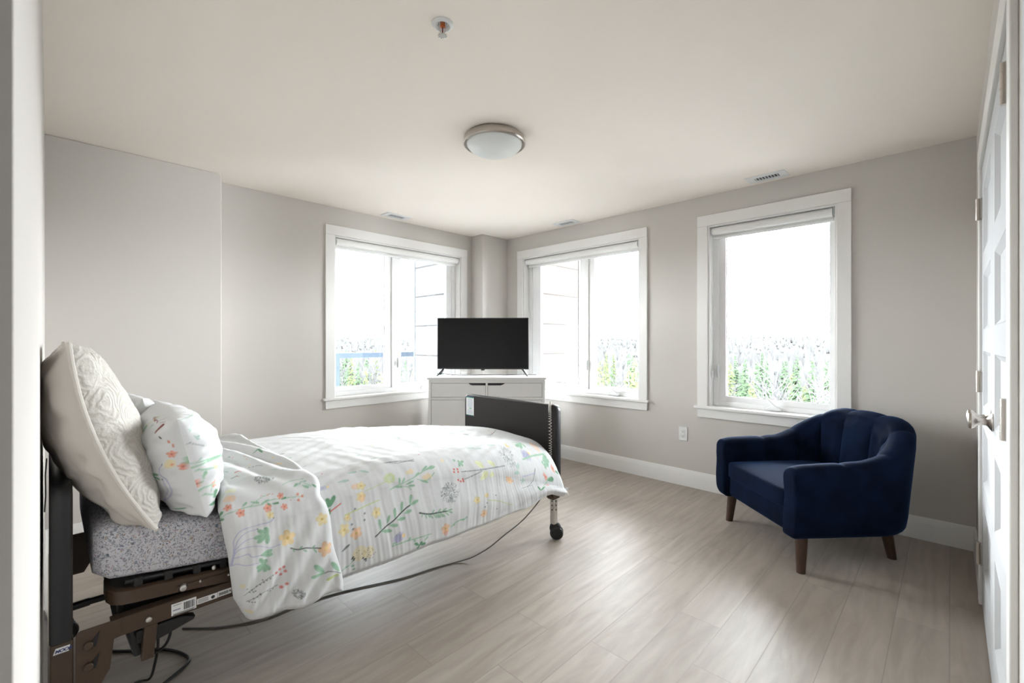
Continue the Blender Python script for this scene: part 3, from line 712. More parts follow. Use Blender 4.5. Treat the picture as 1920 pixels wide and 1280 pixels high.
tvc = FW*4.575 + RT*(-0.297) + Vector((0, 0, DZ)); ang_t = ang_d - math.radians(3)
tv = thing('television', 'black flat-screen television on two splayed feet on the white dresser', 'television', tvc, ang_t)
TM = Matrix.Translation(tvc) @ Matrix.Rotation(ang_t, 4, 'Z')
tw, t0, t1 = 0.466, 0.066, 0.588
MB().box(-tw, tw, 0.0, 0.022, t0, t1, TM).box(-tw*0.72, tw*0.72, 0.022, 0.055, t0+0.02, t0+0.30, TM).build('housing', BLACK, tv, bevel=0.003)
MB().box(-tw+0.007, tw-0.007, -0.0012, 0.0005, t0+0.014, t1-0.007, TM).build('screen', SCREEN, tv, smooth=False)
MB().box(-0.018, 0.018, -0.002, 0.02, t0-0.012, t0+0.004, TM).build('sensor_tab', BLACK, tv, bevel=0.002)
for s in (-1, 1):
    for e in (-1, 1):
        a = TM @ Vector((s*(tw-0.065), 0.012, t0+0.004)); b = TM @ Vector((s*(tw-0.012), 0.012+e*0.085, 0.004))
        MB().tube([a, a.lerp(b, 0.5), b], [0.009, 0.008, 0.0065], 8).build('foot', BLACK, tv)
def onD(x, y, z=0.0): return tuple(DM @ Vector((x, y, DZ+z)))
cd = MB().tube(catmull([onD(-0.475, 0.20, 0.022), onD(-0.43, 0.21, 0.018), onD(-0.33, 0.23, 0.006), onD(-0.12, 0.25, 0.0045), onD(0.06, 0.26, 0.006), onD(0.18, 0.25, 0.0045), onD(0.33, 0.26, 0.008), onD(0.43, 0.28, 0.006), onD(0.50, 0.30, 0.0045)], 8), 0.0035, 8).build('electrical_lead', CORD)
tag(cd, 'black power cord lying along the dresser top under the television', 'cord')
a = Vector(onD(-0.475, 0.20, 0.022)); b = Vector(onD(-0.512, 0.19, 0.014)); MB().tube([a, b], [0.008, 0.013], 8).build('plug', CORD, cd)

# ------------------------------------------------------------------ armchair
CW_ = Vector((0.673, 0.740, 0)); CB_ = Vector((0.740, -0.673, 0))
co = Vector((2.735, 0.560, 0)) + CW_*0.405
ang_c = math.atan2(-CW_.y, -CW_.x)
ch = thing('armchair', 'navy velvet tub armchair with channelled back and dark wooden legs', 'armchair', co, ang_c)
CM = Matrix.Translation(co) @ Matrix.Rotation(ang_c, 4, 'Z')            # local: +x towards the camera-side arm, +y to the back
CWH, CD, CR = 0.405, 0.75, 0.28
def u_path(t, off):
    """point on the U-shaped plan, t in 0..1, inset by off; returns (x, y, nx, ny) with the outward normal"""
    R = CR; Ls = CD-R; La = R*PI/2; Lb = 2*(CWH-R); tot = 2*Ls+2*La+Lb; s = t*tot
    if s < Ls: x, y, nx, ny = CWH, s, 1, 0
    elif s < Ls+La:
        a = (s-Ls)/R; x, y, nx, ny = CWH-R+R*math.cos(a), CD-R+R*math.sin(a), math.cos(a), math.sin(a)
    elif s < Ls+La+Lb: x, y, nx, ny = CWH-R-(s-Ls-La), CD, 0, 1
    elif s < Ls+2*La+Lb:
        a = PI/2+(s-Ls-La-Lb)/R; x, y, nx, ny = -(CWH-R)+R*math.cos(a), CD-R+R*math.sin(a), math.cos(a), math.sin(a)
    else: x, y, nx, ny = -CWH, CD-R-(s-Ls-2*La-Lb), -1, 0
    return x-nx*off, y-ny*off, nx, ny
def sst(a, b, x): x = min(1, max(0, (x-a)/(b-a))); return x*x*(3-2*x)
SEAMS = [0.0, 0.130, 0.245, 0.345, 0.450, 0.550, 0.655, 0.755, 0.870, 1.0]
def shell():
    NT = 265; rings = []
    zb = 0.185
    for i in range(NT):
        t = i/(NT-1); q = abs(t-0.5)*2                       # 1 at the arm fronts, 0 at the back middle
        h = 0.572+0.040*(1-q) + 0.188*sst(0.66, 0.16, q)
        th = 0.105 + 0.02*(1-q)
        lean = 0.055*sst(0.75, 0.2, q)
        k = max(j for j in range(len(SEAMS)-1) if SEAMS[j] <= t+1e-9); f = (t-SEAMS[k])/(SEAMS[k+1]-SEAMS[k])
        ch_ = max(0.0, 1-abs(2*f-1)**5); bul = 0.024*ch_
        cr = 0.045; ring = []
        # outer bottom corner up the outside
        for a in np.linspace(-PI/2, 0, 6): ring.append((0.05*(1-math.cos(a)) , zb+0.05*(1+math.sin(a))))
        for z in np.linspace(zb+0.09, h-0.09, 8): ring.append((0.0-0.010*math.sin(PI*(z-zb)/(h-zb)), z))
        for a in np.linspace(0, PI, 13): ring.append((th/2*(1-math.cos(a)) , h-0.055+0.055*math.sin(a)**0.8 - 0.009*(1-ch_)*math.sin(a)))
        for z in np.linspace(h-0.085, 0.33, 12): ring.append((th+bul, z))
        ring.append((th, zb+0.02)); ring.append((th, zb))
        P = []
        for off, z in ring:
            lz = lean*((z-zb)/(h-zb))**2
            inn = 1.0 if off >= th else 0.0
            x, y, nx, ny = u_path(t, off - lz + (0.0 if not inn else 0.02*(0.75-z)*(1-q)))
            P.append((x, y, z))
        rings.append(P)
    # rounded arm fronts
    def cap(P, sgn):
        out = []
        P = np.array(P); c = P.mean(0)
        for a in np.linspace(0.2, PI/2*0.97, 7):
            d = 0.030*math.sin(a); s_ = 0.020*(1-math.cos(a))
            Q = P.copy(); v = c-P; n_ = np.maximum(1e-6, np.linalg.norm(v, axis=1))[:, None]; w = min(1.0, 1.0)
            Q = P + v/n_*np.minimum(s_*1.6, n_*0.95); Q[:, 1] = P[:, 1]-d; out.append(Q)
        return out
    A = cap(rings[0], 1)[::-1]; B = cap(rings[-1], 1)
    R = [[CM @ Vector(p) for p in r] for r in A+rings+B]
    return MB().rings(R)
sh = shell().build('backrest', VELVET, ch, angle=60)
def rbox(x0, x1, y0, y1, z0, z1, r=0.03, crown=0.0, n=22):
    """soft upholstered block"""
    P = []
    for i in range(n+1):
        v = -PI/2+PI*i/n; row = []
        for j in range(4*n):
            u = 2*PI*j/(4*n); e = 0.16
            sg = lambda w, p: math.copysign(abs(w)**p, w)
            cx, cy, cz = sg(math.cos(v), e)*sg(math.cos(u), e), sg(math.cos(v), e)*sg(math.sin(u), e), sg(math.sin(v), e*1.2)
            bulge = 1
            x = (x0+x1)/2+(x1-x0)/2*cx; y = (y0+y1)/2+(y1-y0)/2*cy; z = (z0+z1)/2+(z1-z0)/2*cz
            if cz > 0: z += crown*(1-cx*cx)*(1-cy*cy)
            row.append((x, y, z))
        P.append(row)
    return P
def blk(name, *a, **k):
    return MB().grid([[CM @ Vector(p) for p in r] for r in rbox(*a, **k)], False, True).build(name, VELVET, ch, angle=70)
blk('seat_base', -CWH+0.075, CWH-0.075, 0.004, CD-0.06, 0.187, 0.335)
blk('seat_cushion', -CWH+0.103, CWH-0.103, -0.018, CD-0.12, 0.318, 0.425, crown=0.028)
for (x, y), (fx, fy) in (((0.335, 0.055), (0.352, 0.040)), ((-0.335, 0.055), (-0.352, 0.040)), ((0.255, 0.605), (0.232, 0.668)), ((-0.255, 0.605), (-0.232, 0.668))):
    R = []
    for f in np.linspace(0, 1, 6):
        r = 0.032-0.010*f; R.append([CM @ Vector((x+(fx-x)*f+r*math.cos(a), y+(fy-y)*f+r*math.sin(a), 0.20*(1-f))) for a in np.linspace(0, 2*PI, 16, endpoint=False)])
    MB().rings(R).build('leg', WALNUT, ch)

# ------------------------------------------------------------------ the hospital bed
BY0, BY1 = 1.75, 2.66
bed = thing('hospital_bed', 'adjustable hospital bed with dark head and foot panels and brown steel frame', 'bed', (1.15, 2.2, 0))
def panel(x0, x1, y0, y1, z0, z1, r, mats, name):
    """upright board with rounded top corners: faces + black edge band"""
    pts = [(y0, z0), (y1, z0)]
    for a in np.linspace(0, PI/2, 8): pts.append((y1-r+r*math.cos(a), z1-r+r*math.sin(a)))
    for a in np.linspace(PI/2, PI, 8): pts.append((y0+r+r*math.cos(a), z1-r+r*math.sin(a)))
    mb = MB().mi(0).prism([(x0, y, z) for y, z in pts], (x1-x0, 0, 0))
    o = mb.build(name, mats[0], bed, bevel=0.004, seg=3)
    P = []                                   # edge band, a hair proud of the board
    for y, z in pts[1:]+[pts[0]]: P.append((y, z))
    cy, cz = (y0+y1)/2, (z0+z1)/2
    R = []
    for y, z in P:
        k = 0.0016; oy = k if y > cy else -k; oz = k if z > z1-r*1.01 else 0
        R.append([(x0+0.004, y+oy*0.2, z+oz*0.2), (x0+0.006, y+oy, z+oz), (x1-0.006, y+oy, z+oz), (x1-0.004, y+oy*0.2, z+oz*0.2)])
    MB().grid(R).build('edge_band', EDGE, o, angle=60)
    return o
hb_ = panel(0.0, 0.047, BY0, BY1-0.01, 0.405, 0.835, 0.05, [PANEL], 'headboard')
fb_ = panel(2.222, 2.272, 1.775, 2.665, 0.335, 0.828, 0.035, [PANEL], 'footboard')
# notice sheet on the footboard (print only suggests lines of small type)
lx = 2.2210
mb = MB().mi(0).box(lx, lx+0.001, 2.560, 2.648, 0.672, 0.818)
mb.mi(1).box(lx-0.0004, lx, 2.560, 2.648, 0.811, 0.818).box(lx-0.0004, lx, 2.560, 2.648, 0.672, 0.677)
mb.mi(2).box(lx-0.0004, lx, 2.560, 2.648, 0.807, 0.811).box(lx-0.0004, lx, 2.560, 2.648, 0.677, 0.680).box(lx-0.0004, lx, 2.585, 2.612, 0.727, 0.733)
mb.mi(3)
for k, z in enumerate([0.797, 0.790, 0.783, 0.776, 0.769, 0.763, 0.757, 0.751, 0.745, 0.739, 0.718, 0.711, 0.704, 0.697, 0.690]):
    a = rnd.uniform(0, 0.015); mb.box(lx-0.0004, lx, 2.568+a, 2.625+rnd.uniform(0, .012), z, z+0.0028)
mb.build('notice_label', [WHITE, INKB, INKG, INKPB], fb_, smooth=False)
# coin of chrome bolts on the headboard edge
def bolt(parent, c, ax, r=0.009, name='bolt', m=STEEL):
    ax = Vector(ax)
    return MB().lathe([(0, 0), (r, 0), (r, 0.002), (r*0.8, 0.0055), (r*0.35, 0.007), (0, 0.007)], c, ax, 18).build(name, m, parent)

# lower side rails (channel sections), near and far
for ys, nd in ((BY0, 1), (BY1-0.01, -1)):
    yf = ys; yb = ys+nd*0.035; y0, y1 = min(yf, yb), max(yf, yb); yw = yf+nd*0.004
    mb = MB().box(0.125, 2.16, min(yf, yw), max(yf, yw), 0.366, 0.420).box(0.125, 2.16, y0, y1, 0.416, 0.420).box(0.125, 2.16, y0, y1, 0.366, 0.370)
    rail = mb.build('side_rail', BROWN, bed, bevel=0.002)
    # end plate that hooks on the headboard
    pl = [(0.052, 0.250), (0.105, 0.250), (0.124, 0.285), (0.133, 0.366), (0.150, 0.368), (0.150, 0.420), (0.062, 0.420), (0.052, 0.412)]
    ep = MB().prism([(x, yf-nd*0.004, z) for x, z in pl], (0, nd*0.008, 0)).build('end_plate', BROWN, bed, bevel=0.0025)
    for z in (0.375, 0.315):
        MB().prism([(0.066, yf-nd*0.0065, z-0.006), (0.094, yf-nd*0.0065, z-0.010), (0.102, yf-nd*0.0065, z+0.030), (0.090, yf-nd*0.0065, z+0.016), (0.084, yf-nd*0.0065, z+0.006)], (0, nd*0.004, 0)).build('hook_slot', EDGE, ep, smooth=False)
        MB().lathe([(0, 0), (0.011, 0), (0.011, 0.008), (0.009, 0.010), (0, 0.010)], (0.078, yf-nd*0.004, z), (0, -nd, 0), 18).build('hook_pin', BROWN, ep)
    # headboard leg
    lg = MB().box(0.002, 0.048, min(yf, yf+nd*0.05), max(yf, yf+nd*0.05), 0.085, 0.405).box(0.012, 0.040, min(yf, yf+nd*0.05), max(yf, yf+nd*0.05), 0.405, 0.425)
    lg = lg.build('leg', BROWN, bed, bevel=0.004)
    # pivot strap under the rail
    MB().prism([(0.203, yf+nd*0.006, 0.372), (0.236, yf+nd*0.006, 0.372), (0.226, yf+nd*0.006, 0.262), (0.196, yf+nd*0.006, 0.262)], (0, nd*0.03, 0)).build('pivot_bracket', BROWN, bed, bevel=0.003)
    MB().tube([(0.17, yf+nd*0.05, 0.37), (0.195, yf+nd*0.05, 0.27)], 0.014, 10).build('pivot_arm', EDGE, bed)
    bolt(rail, (0.212, yf-nd*0.001, 0.388), (0, -nd, 0), 0.009)
    # raised head section: upper rail with bent corner, follows the tilt of the mattress deck
    def dz(x): return 0.475 - 0.105*(min(max(x, 0.1), 0.62)-0.125)
    R = []
    path = [(0.118, yf+nd*0.13), (0.118, yf+nd*0.055), (0.128, yf+nd*0.026), (0.150, yf+nd*0.010), (0.180, yf+nd*0.006)] + [(x, yf+nd*0.006) for x in np.linspace(0.22, 2.15, 30)]
    for x, y in path: R.append([(x, y, dz(x)-0.020), (x, y, dz(x)+0.018), (x+0.004, y+nd*0.004, dz(x)+0.020), (x+0.01, y+nd*0.022, dz(x)+0.020), (x+0.01, y+nd*0.022, dz(x)-0.022), (x+0.004, y+nd*0.004, dz(x)-0.022)])
    ur = MB().rings(R).build('deck_rail', BROWN, bed, angle=50)
    # spring link strip above it
    mb = MB().tube([(x, yf+nd*0.030, dz(x)+0.038) for x in np.linspace(0.16, 2.12, 30)], 0.007, 8)
    for x in np.linspace(0.19, 2.05, 26):
        mb.box(x-0.010, x+0.010, min(yf+nd*0.018, yf+nd*0.05), max(yf+nd*0.018, yf+nd*0.05), dz(x)+0.022, dz(x)+0.048)
    mb.build('spring_links', BLACK, bed)
    for x in (0.385, 0.438): bolt(ur, (x, yf+nd*0.016, dz(x)+0.030), (0, -nd, 0.2), 0.008, 'spring_clip')
    for x in (0.300, 0.345, 0.425): bolt(ur, (x, yf+nd*0.005, dz(x)+(0.0 if x > 0.31 else -0.004)), (0, -nd, 0), 0.0045 if x > 0.31 else 0.010)
    # lifting link
    lk = MB().prism([(0.282, yf+nd*0.001, 0.458), (0.282, yf+nd*0.001, 0.440), (0.60, yf+nd*0.001, 0.395), (0.60, yf+nd*0.001, 0.420), (0.46, yf+nd*0.001, 0.452)], (0, nd*0.004, 0)).build('lifting_link', BROWN, bed, bevel=0.002)
    bolt(lk, (0.298, yf, 0.450), (0, -nd, 0), 0.011); bolt(lk, (0.462, yf-nd*0.004, 0.425), (0, -nd, 0), 0.009)
    # foot-end post, bracket and casters
    fy = yf+nd*0.012
    MB().box(2.150, 2.215, fy-0.022, fy+0.022, 0.262, 0.345).box(2.128, 2.150, fy-0.018, fy+0.012, 0.275, 0.345).box(2.140, 2.160, min(fy, fy-nd*0.030), max(fy, fy-nd*0.030), 0.280, 0.330).build('foot_bracket', BROWN, bed, bevel=0.003)
    ft = MB().box(2.166, 2.200, fy-0.017, fy+0.017, 0.105, 0.275).build('foot_post', CHROME, bed, bevel=0.004)
    for z in (0.195, 0.222, 0.249):
        MB().lathe([(0, 0), (0.0045, 0), (0.0045, 0.0006), (0, 0.0006)], (2.183, fy-nd*0.0171, z), (0, -nd, 0), 14).build('height_hole', INK, ft, smooth=False)
        MB().lathe([(0, 0), (0.0045, 0), (0.0045, 0.0006), (0, 0.0006)], (2.1659, fy, z), (-1, 0, 0), 14).build('height_hole', INK, ft, smooth=False)
    def caster(cx, cy, ax):
        fk = MB().tube([(cx-0.022, cy, 0.118), (cx-0.022, cy, 0.095)], 0.011, 14).lathe([(0, -0.016), (0.030, -0.016), (0.036, -0.008), (0.036, 0.008), (0.030, 0.016), (0, 0.016)], (cx-0.008, cy+0.004, 0.072), ax, 24)
        c_ = fk.build('caster', BLACK, bed)
        a_ = Vector(ax)
        for s_ in (-1, 1):
            MB().lathe([(0.0, 0.006), (0.030, 0.006), (0.0385, 0.010), (0.0415, 0.016), (0.0385, 0.022), (0.032, 0.024), (0.030, 0.0215), (0.0, 0.0215)], (cx, cy, 0.0418), a_*s_, 32).build('wheel', BLACK, c_)
    caster(2.213, fy+0.002, (0.80, 0.60, 0)); caster(0.045, fy+nd*0.03, (0.2, -0.98, 0))
# cross members, drive shaft, motor
MB().box(2.10, 2.19, BY0+0.03, BY1-0.04, 0.330, 0.366).build('cross_member', BROWN, bed, bevel=0.003)
MB().box(0.66, 0.70, BY0+0.03, BY1-0.04, 0.330, 0.366).build('cross_member', BROWN, bed, bevel=0.003)
MB().tube([(0.05, 1.95, 0.411), (0.09, 1.955, 0.410)], 0.012, 12).tube([(0.075, 1.953, 0.411), (0.22, 1.965, 0.405), (0.66, 1.98, 0.40)], 0.010, 12).build('drive_shaft', BLACK, bed)
MB().box(0.150, 0.60, BY0+0.10, BY0+0.17, 0.345, 0.425).build('drive_motor', BLACK, bed, bevel=0.012)
MB().box(0.14, 2.14, BY0+0.05, BY1-0.06, 0.368, 0.374).build('deck_pan', BLACK, bed, smooth=False)
MB().prism([(0.185, BY0+0.035, 0.345), (0.185, BY0+0.035, 0.305), (0.245, BY0+0.035, 0.296), (0.335, BY0+0.035, 0.318), (0.340, BY0+0.035, 0.330), (0.300, BY0+0.035, 0.345)], (0, 0.03, 0)).build('hand_control_hook', BLACK, bed, bevel=0.006)
# stickers on the near rail and leg
sy = BY0-0.0006
mb = MB().mi(0).box(0.268, 0.333, sy, sy+0.0005, 0.372, 0.408).box(0.335, 0.392, sy, sy+0.0005, 0.380, 0.398).box(0.393, 0.432, sy, sy+0.0005, 0.381, 0.399)
mb.mi(1); x = 0.300
while x < 0.328:
    w = rnd.choice([0.0008, 0.0016, 0.0024]); mb.box(x, x+w, sy-0.0003, sy, 0.380, 0.403); x += w+rnd.choice([0.0008, 0.0014])
for z, a, b in ((0.4025, 0.272, 0.290), (0.376, 0.272, 0.330), (0.3735, 0.272, 0.326)): mb.box(a, b, sy-0.0003, sy, z-0.0008, z+0.0006)
for z in (0.3945, 0.391, 0.3875, 0.384): mb.box(0.338, 0.366, sy-0.0003, sy, z-0.0006, z+0.0006)
mb.lathe([(0, 0), (0.0055, 0), (0.0055, 0.0003), (0, 0.0003)], (0.379, sy, 0.3885), (0, -1, 0), 18)
for k in range(10): mb.box(0.396+k*0.0028, 0.396+k*0.0028+0.0018, sy-0.0003, sy, 0.3845, 0.394)
mb.box(0.4265, 0.430, sy-0.0003, sy, 0.387, 0.393)
mb.mi(2).box(0.291, 0.294, sy-0.0003, sy, 0.4015, 0.4035)
mb.mi(3)
for k in range(7): mb.box(0.272+k*0.0028, 0.272+k*0.0028+0.002, sy-0.0003, sy, 0.386, 0.389)
mb.build('rail_sticker', [WHITE, INK, INKR, INKB], bed, smooth=False)
st = MB().prism([(0.008, BY0-0.0006, 0.378), (0.0385, BY0-0.0006, 0.378), (0.0415, BY0-0.0006, 0.394), (0.013, BY0-0.0006, 0.394)], (0, 0.0005, 0)).build('maker_sticker', WHITE, bed, smooth=False)
fc = bpy.data.curves.new('sticker_lettering', 'FONT'); fc.body = 'MOOR'; fc.size = 0.0115; fc.extrude = 0.0002; fc.shear = 0.3; fc.offset = 0.0005; fc.space_character = 0.92
fo = bpy.data.objects.new('lettering_curve', fc); C.objects.link(fo); bpy.context.view_layer.update()
fm_ = bpy.data.meshes.new_from_object(fo.evaluated_get(bpy.context.evaluated_depsgraph_get())); bpy.data.objects.remove(fo)
fm_.materials.clear(); fm_.materials.append(INKB)
fm_.transform(INV[st.name] @ Matrix.Translation((0.011, BY0-0.0010, 0.3815)) @ Matrix.Rotation(PI/2, 4, 'X'))
link(bpy.data.objects.new('sticker_lettering', fm_), st)
# fabric strap behind the headboard
MB().rings([[(x-0.0015, y, z), (x+0.0015, y, z), (x+0.0015, y+0.05, z), (x-0.0015, y+0.05, z)] for x, y, z in ((-0.004, 1.80, 0.90), (-0.0065, 1.80, 0.86), (-0.006, 1.80, 0.80), (-0.008, 1.80, 0.76))]).build('strap', BLACK, bed)

def tagc(o, label, cat): return tag(o, label, cat)
# coiled hand-control cord over the footboard
P = []
axis = catmull([(2.252, 1.845, 0.838), (2.240, 1.838, 0.842), (2.226, 1.826, 0.832), (2.212, 1.818, 0.810), (2.210, 1.815, 0.76), (2.210, 1.813, 0.60), (2.208, 1.812, 0.47)], 40)
L = len(axis); nturn = 46
for i in range(L*8):
    f = i/(L*8-1)*(L-1); k = int(min(L-2, f)); a = np.array(axis[k]); b = np.array(axis[k+1]); p = a+(b-a)*(f-k)
    tdir = (b-a)/np.linalg.norm(b-a); u = np.array([0, 1, 0]); w_ = np.cross(tdir, u); w_ /= np.linalg.norm(w_)
    # turns bunch up along the straight run
    s_ = f/(L-1); ph = 2*PI*nturn*(s_**1.15); P.append(tuple(p+0.0085*(u*math.cos(ph)+w_*math.sin(ph))))
tag(MB().tube(P, 0.0018, 6).build('coiled_cord', COILC), 'beige coiled hand-control cord hanging over the dark footboard', 'cord')

tag(MB().tube(catmull([(2.15, 1.80, 0.32), (2.09, 1.80, 0.262), (1.942, 1.80, 0.185), (1.80, 1.83, 0.12), (1.73, 1.86, 0.075), (1.66, 1.92, 0.025), (1.58, 1.975, 0.004), (1.45, 2.01, 0.004), (1.27, 2.045, 0.004), (1.0, 2.143, 0.004), (0.81, 2.177, 0.004), (0.67, 2.18, 0.004), (0.52, 2.25, 0.004), (0.40, 2.36, 0.004)], 10), 0.0035, 8).build('power_cable', GREYC), 'thin grey cable drooping from the bed foot along the floor', 'cable')
tag(MB().tube(catmull([(0.16, 2.40, 0.005), (0.23, 2.33, 0.005), (0.31, 2.262, 0.005), (0.358, 2.19, 0.005), (0.380, 2.12, 0.005), (0.362, 2.08, 0.005), (0.293, 2.028, 0.005), (0.20, 1.96, 0.005), (0.10, 1.93, 0.005)], 10), 0.0055, 10).build('black_cable', CORD), 'black cable lying in a bend on the floor under the bed head', 'cable')
tag(MB().tube(catmull([(0.215, 1.84, 0.33), (0.262, 1.86, 0.315), (0.284, 1.87, 0.27), (0.270, 1.87, 0.225), (0.235, 1.87, 0.215), (0.212, 1.87, 0.25), (0.222, 1.88, 0.305), (0.247, 1.90, 0.29), (0.262, 1.95, 0.20), (0.262, 2.03, 0.08), (0.255, 2.09, 0.006), (0.215, 2.10, 0.005), (0.15, 2.03, 0.005), (0.08, 1.98, 0.005)], 10), 0.0045, 8).build('looped_cable', CORD), 'black looped cable hanging from the frame under the bed head', 'cable')

# ------------------------------------------------------------------ print drawing (colour per mesh point)
INKS = [(0.80, 0.80, 0.79), (0.16, 0.33, 0.20), (0.32, 0.50, 0.36), (0.72, 0.29, 0.20), (0.80, 0.60, 0.30), (0.74, 0.62, 0.32), (0.05, 0.07, 0.06), (0.42, 0.42, 0.58), (0.52, 0.60, 0.28), (0.60, 0.14, 0.12), (0.20, 0.22, 0.22), (0.78, 0.50, 0.30), (0.72, 0.74, 0.46), (0.45, 0.58, 0.52), (0.24, 0.05, 0.05)]
class Canvas:
    """rasterises printed motifs onto the points of a grid with metric coordinates U[i], V[j]"""
    def __init__(s, U, V, base):
        s.U, s.V = np.asarray(U), np.asarray(V); s.c = np.ones((len(U), len(V), 3))*np.array(base); s.aa = 0.0022
    def _win(s, x0, x1, y0, y1):
        i0, i1 = np.searchsorted(s.U, [x0, x1]); j0, j1 = np.searchsorted(s.V, [y0, y1])
        return slice(i0, i1), slice(j0, j1)
    def _put(s, wi, wj, a, col): s.c[wi, wj] = s.c[wi, wj]*(1-a[..., None])+np.array(col)*a[..., None]
    def seg(s, p, q, w, col, w2=None, al=1.0):
        m = max(w, w2 or w)+0.004
        wi, wj = s._win(min(p[0], q[0])-m, max(p[0], q[0])+m, min(p[1], q[1])-m, max(p[1], q[1])+m)
        X, Y = np.meshgrid(s.U[wi], s.V[wj], indexing='ij')
        if X.size == 0: return
        dx, dy = q[0]-p[0], q[1]-p[1]; L2 = dx*dx+dy*dy+1e-12
        t = np.clip(((X-p[0])*dx+(Y-p[1])*dy)/L2, 0, 1)
        d = np.hypot(X-p[0]-t*dx, Y-p[1]-t*dy); ww = w if w2 is None else w+(w2-w)*t
        s._put(wi, wj, np.clip((ww-d)/s.aa+0.5, 0, 1)*al, col)
    def line(s, pts, w, col, al=1.0):
        for a, b in zip(pts[:-1], pts[1:]): s.seg(a, b, w, col, al=al)
    def leaf(s, p, q, w, col, vein=None, al=1.0):
        m = w+0.004
        wi, wj = s._win(min(p[0], q[0])-m, max(p[0], q[0])+m, min(p[1], q[1])-m, max(p[1], q[1])+m)
        X, Y = np.meshgrid(s.U[wi], s.V[wj], indexing='ij')
        if X.size == 0: return
        dx, dy = q[0]-p[0], q[1]-p[1]; L = math.hypot(dx, dy)+1e-9
        t = ((X-p[0])*dx+(Y-p[1])*dy)/L/L; d = np.abs((X-p[0])*dy-(Y-p[1])*dx)/L
        prof = w*np.sqrt(np.clip(4*t*(1-t), 0, 1))*(0.75+0.5*np.clip(t, 0, 1))*0.85
        a = np.clip((prof-d)/s.aa+0.4, 0, 1)*((t > 0) & (t < 1))*al
        tone = np.array(col)*(1+0.18*(0.5-np.clip(t, 0, 1)))[..., None]
        s.c[wi, wj] = s.c[wi, wj]*(1-a[..., None])+tone*a[..., None]
        if vein is not None: s.seg(p, (p[0]+dx*0.9, p[1]+dy*0.9), 0.0008, vein, al=0.6)
    def dot(s, p, r, col, al=1.0): s.seg(p, (p[0]+1e-6, p[1]), r, col, al=al)
    def flower(s, p, r, col, ctr=None, n=5, seed=0):
        a0 = seed*1.3
        for k in range(n):
            a = a0+2*PI*k/n; s.leaf(p, (p[0]+r*math.cos(a), p[1]+r*math.sin(a)), r*0.42, [c*(0.95+0.1*(k % 2)) for c in col], al=0.85)
        if ctr is not None: s.dot(p, r*0.2, ctr)
    def fluff(s, p, r, col, n, seed, dirn=None, w=0.0009):
        g = random.Random(seed)
        for _ in range(n):
            a = g.random()*2*PI; d = r*math.sqrt(g.random()); q = (p[0]+d*math.cos(a), p[1]+d*math.sin(a))
            a2 = (dirn if dirn is not None else a)+g.uniform(-.5, .5); l_ = r*0.13
            s.seg(q, (q[0]+l_*math.cos(a2), q[1]+l_*math.sin(a2)), w, col)
def draw(cv, motifs):
    """motif rows in millimetres: [kind, ink, size, x, y, x, y ...]"""
    for k, row in enumerate(motifs):
        kd, ink, w = row[0], INKS[row[1]], row[2]/1000
        P = [(row[i]/1000, row[i+1]/1000) for i in range(3, len(row)-1, 2)]
        if kd == 'L': cv.leaf(P[0], P[1], w, ink, [c*0.6 for c in ink])
        elif kd == 'S': cv.line(catmull([(x, y) for x, y in P], 6) if len(P) > 2 else P, w, ink)
        elif kd == 'D': [cv.dot(p, w, ink) for p in P]
        elif kd == 'F': [cv.flower(p, w, ink, [0.62, 0.44, 0.16] if row[1] in (4, 5, 11) else [0.45, 0.12, 0.10], 5, k) for p in P]
        elif kd == 'B': [cv.fluff(p, w, ink, 130, k) for p in P]
        elif kd == 'P': [cv.dot(p, w, ink, al=0.55) for p in P]
def paint(o, cols):
    me = o.data; a = me.color_attributes.new('print', 'FLOAT_COLOR', 'POINT')
    c = np.ones((len(me.vertices), 4), np.float32); c[:, :3] = cols.reshape(-1, 3); a.data.foreach_set('color', c.ravel())

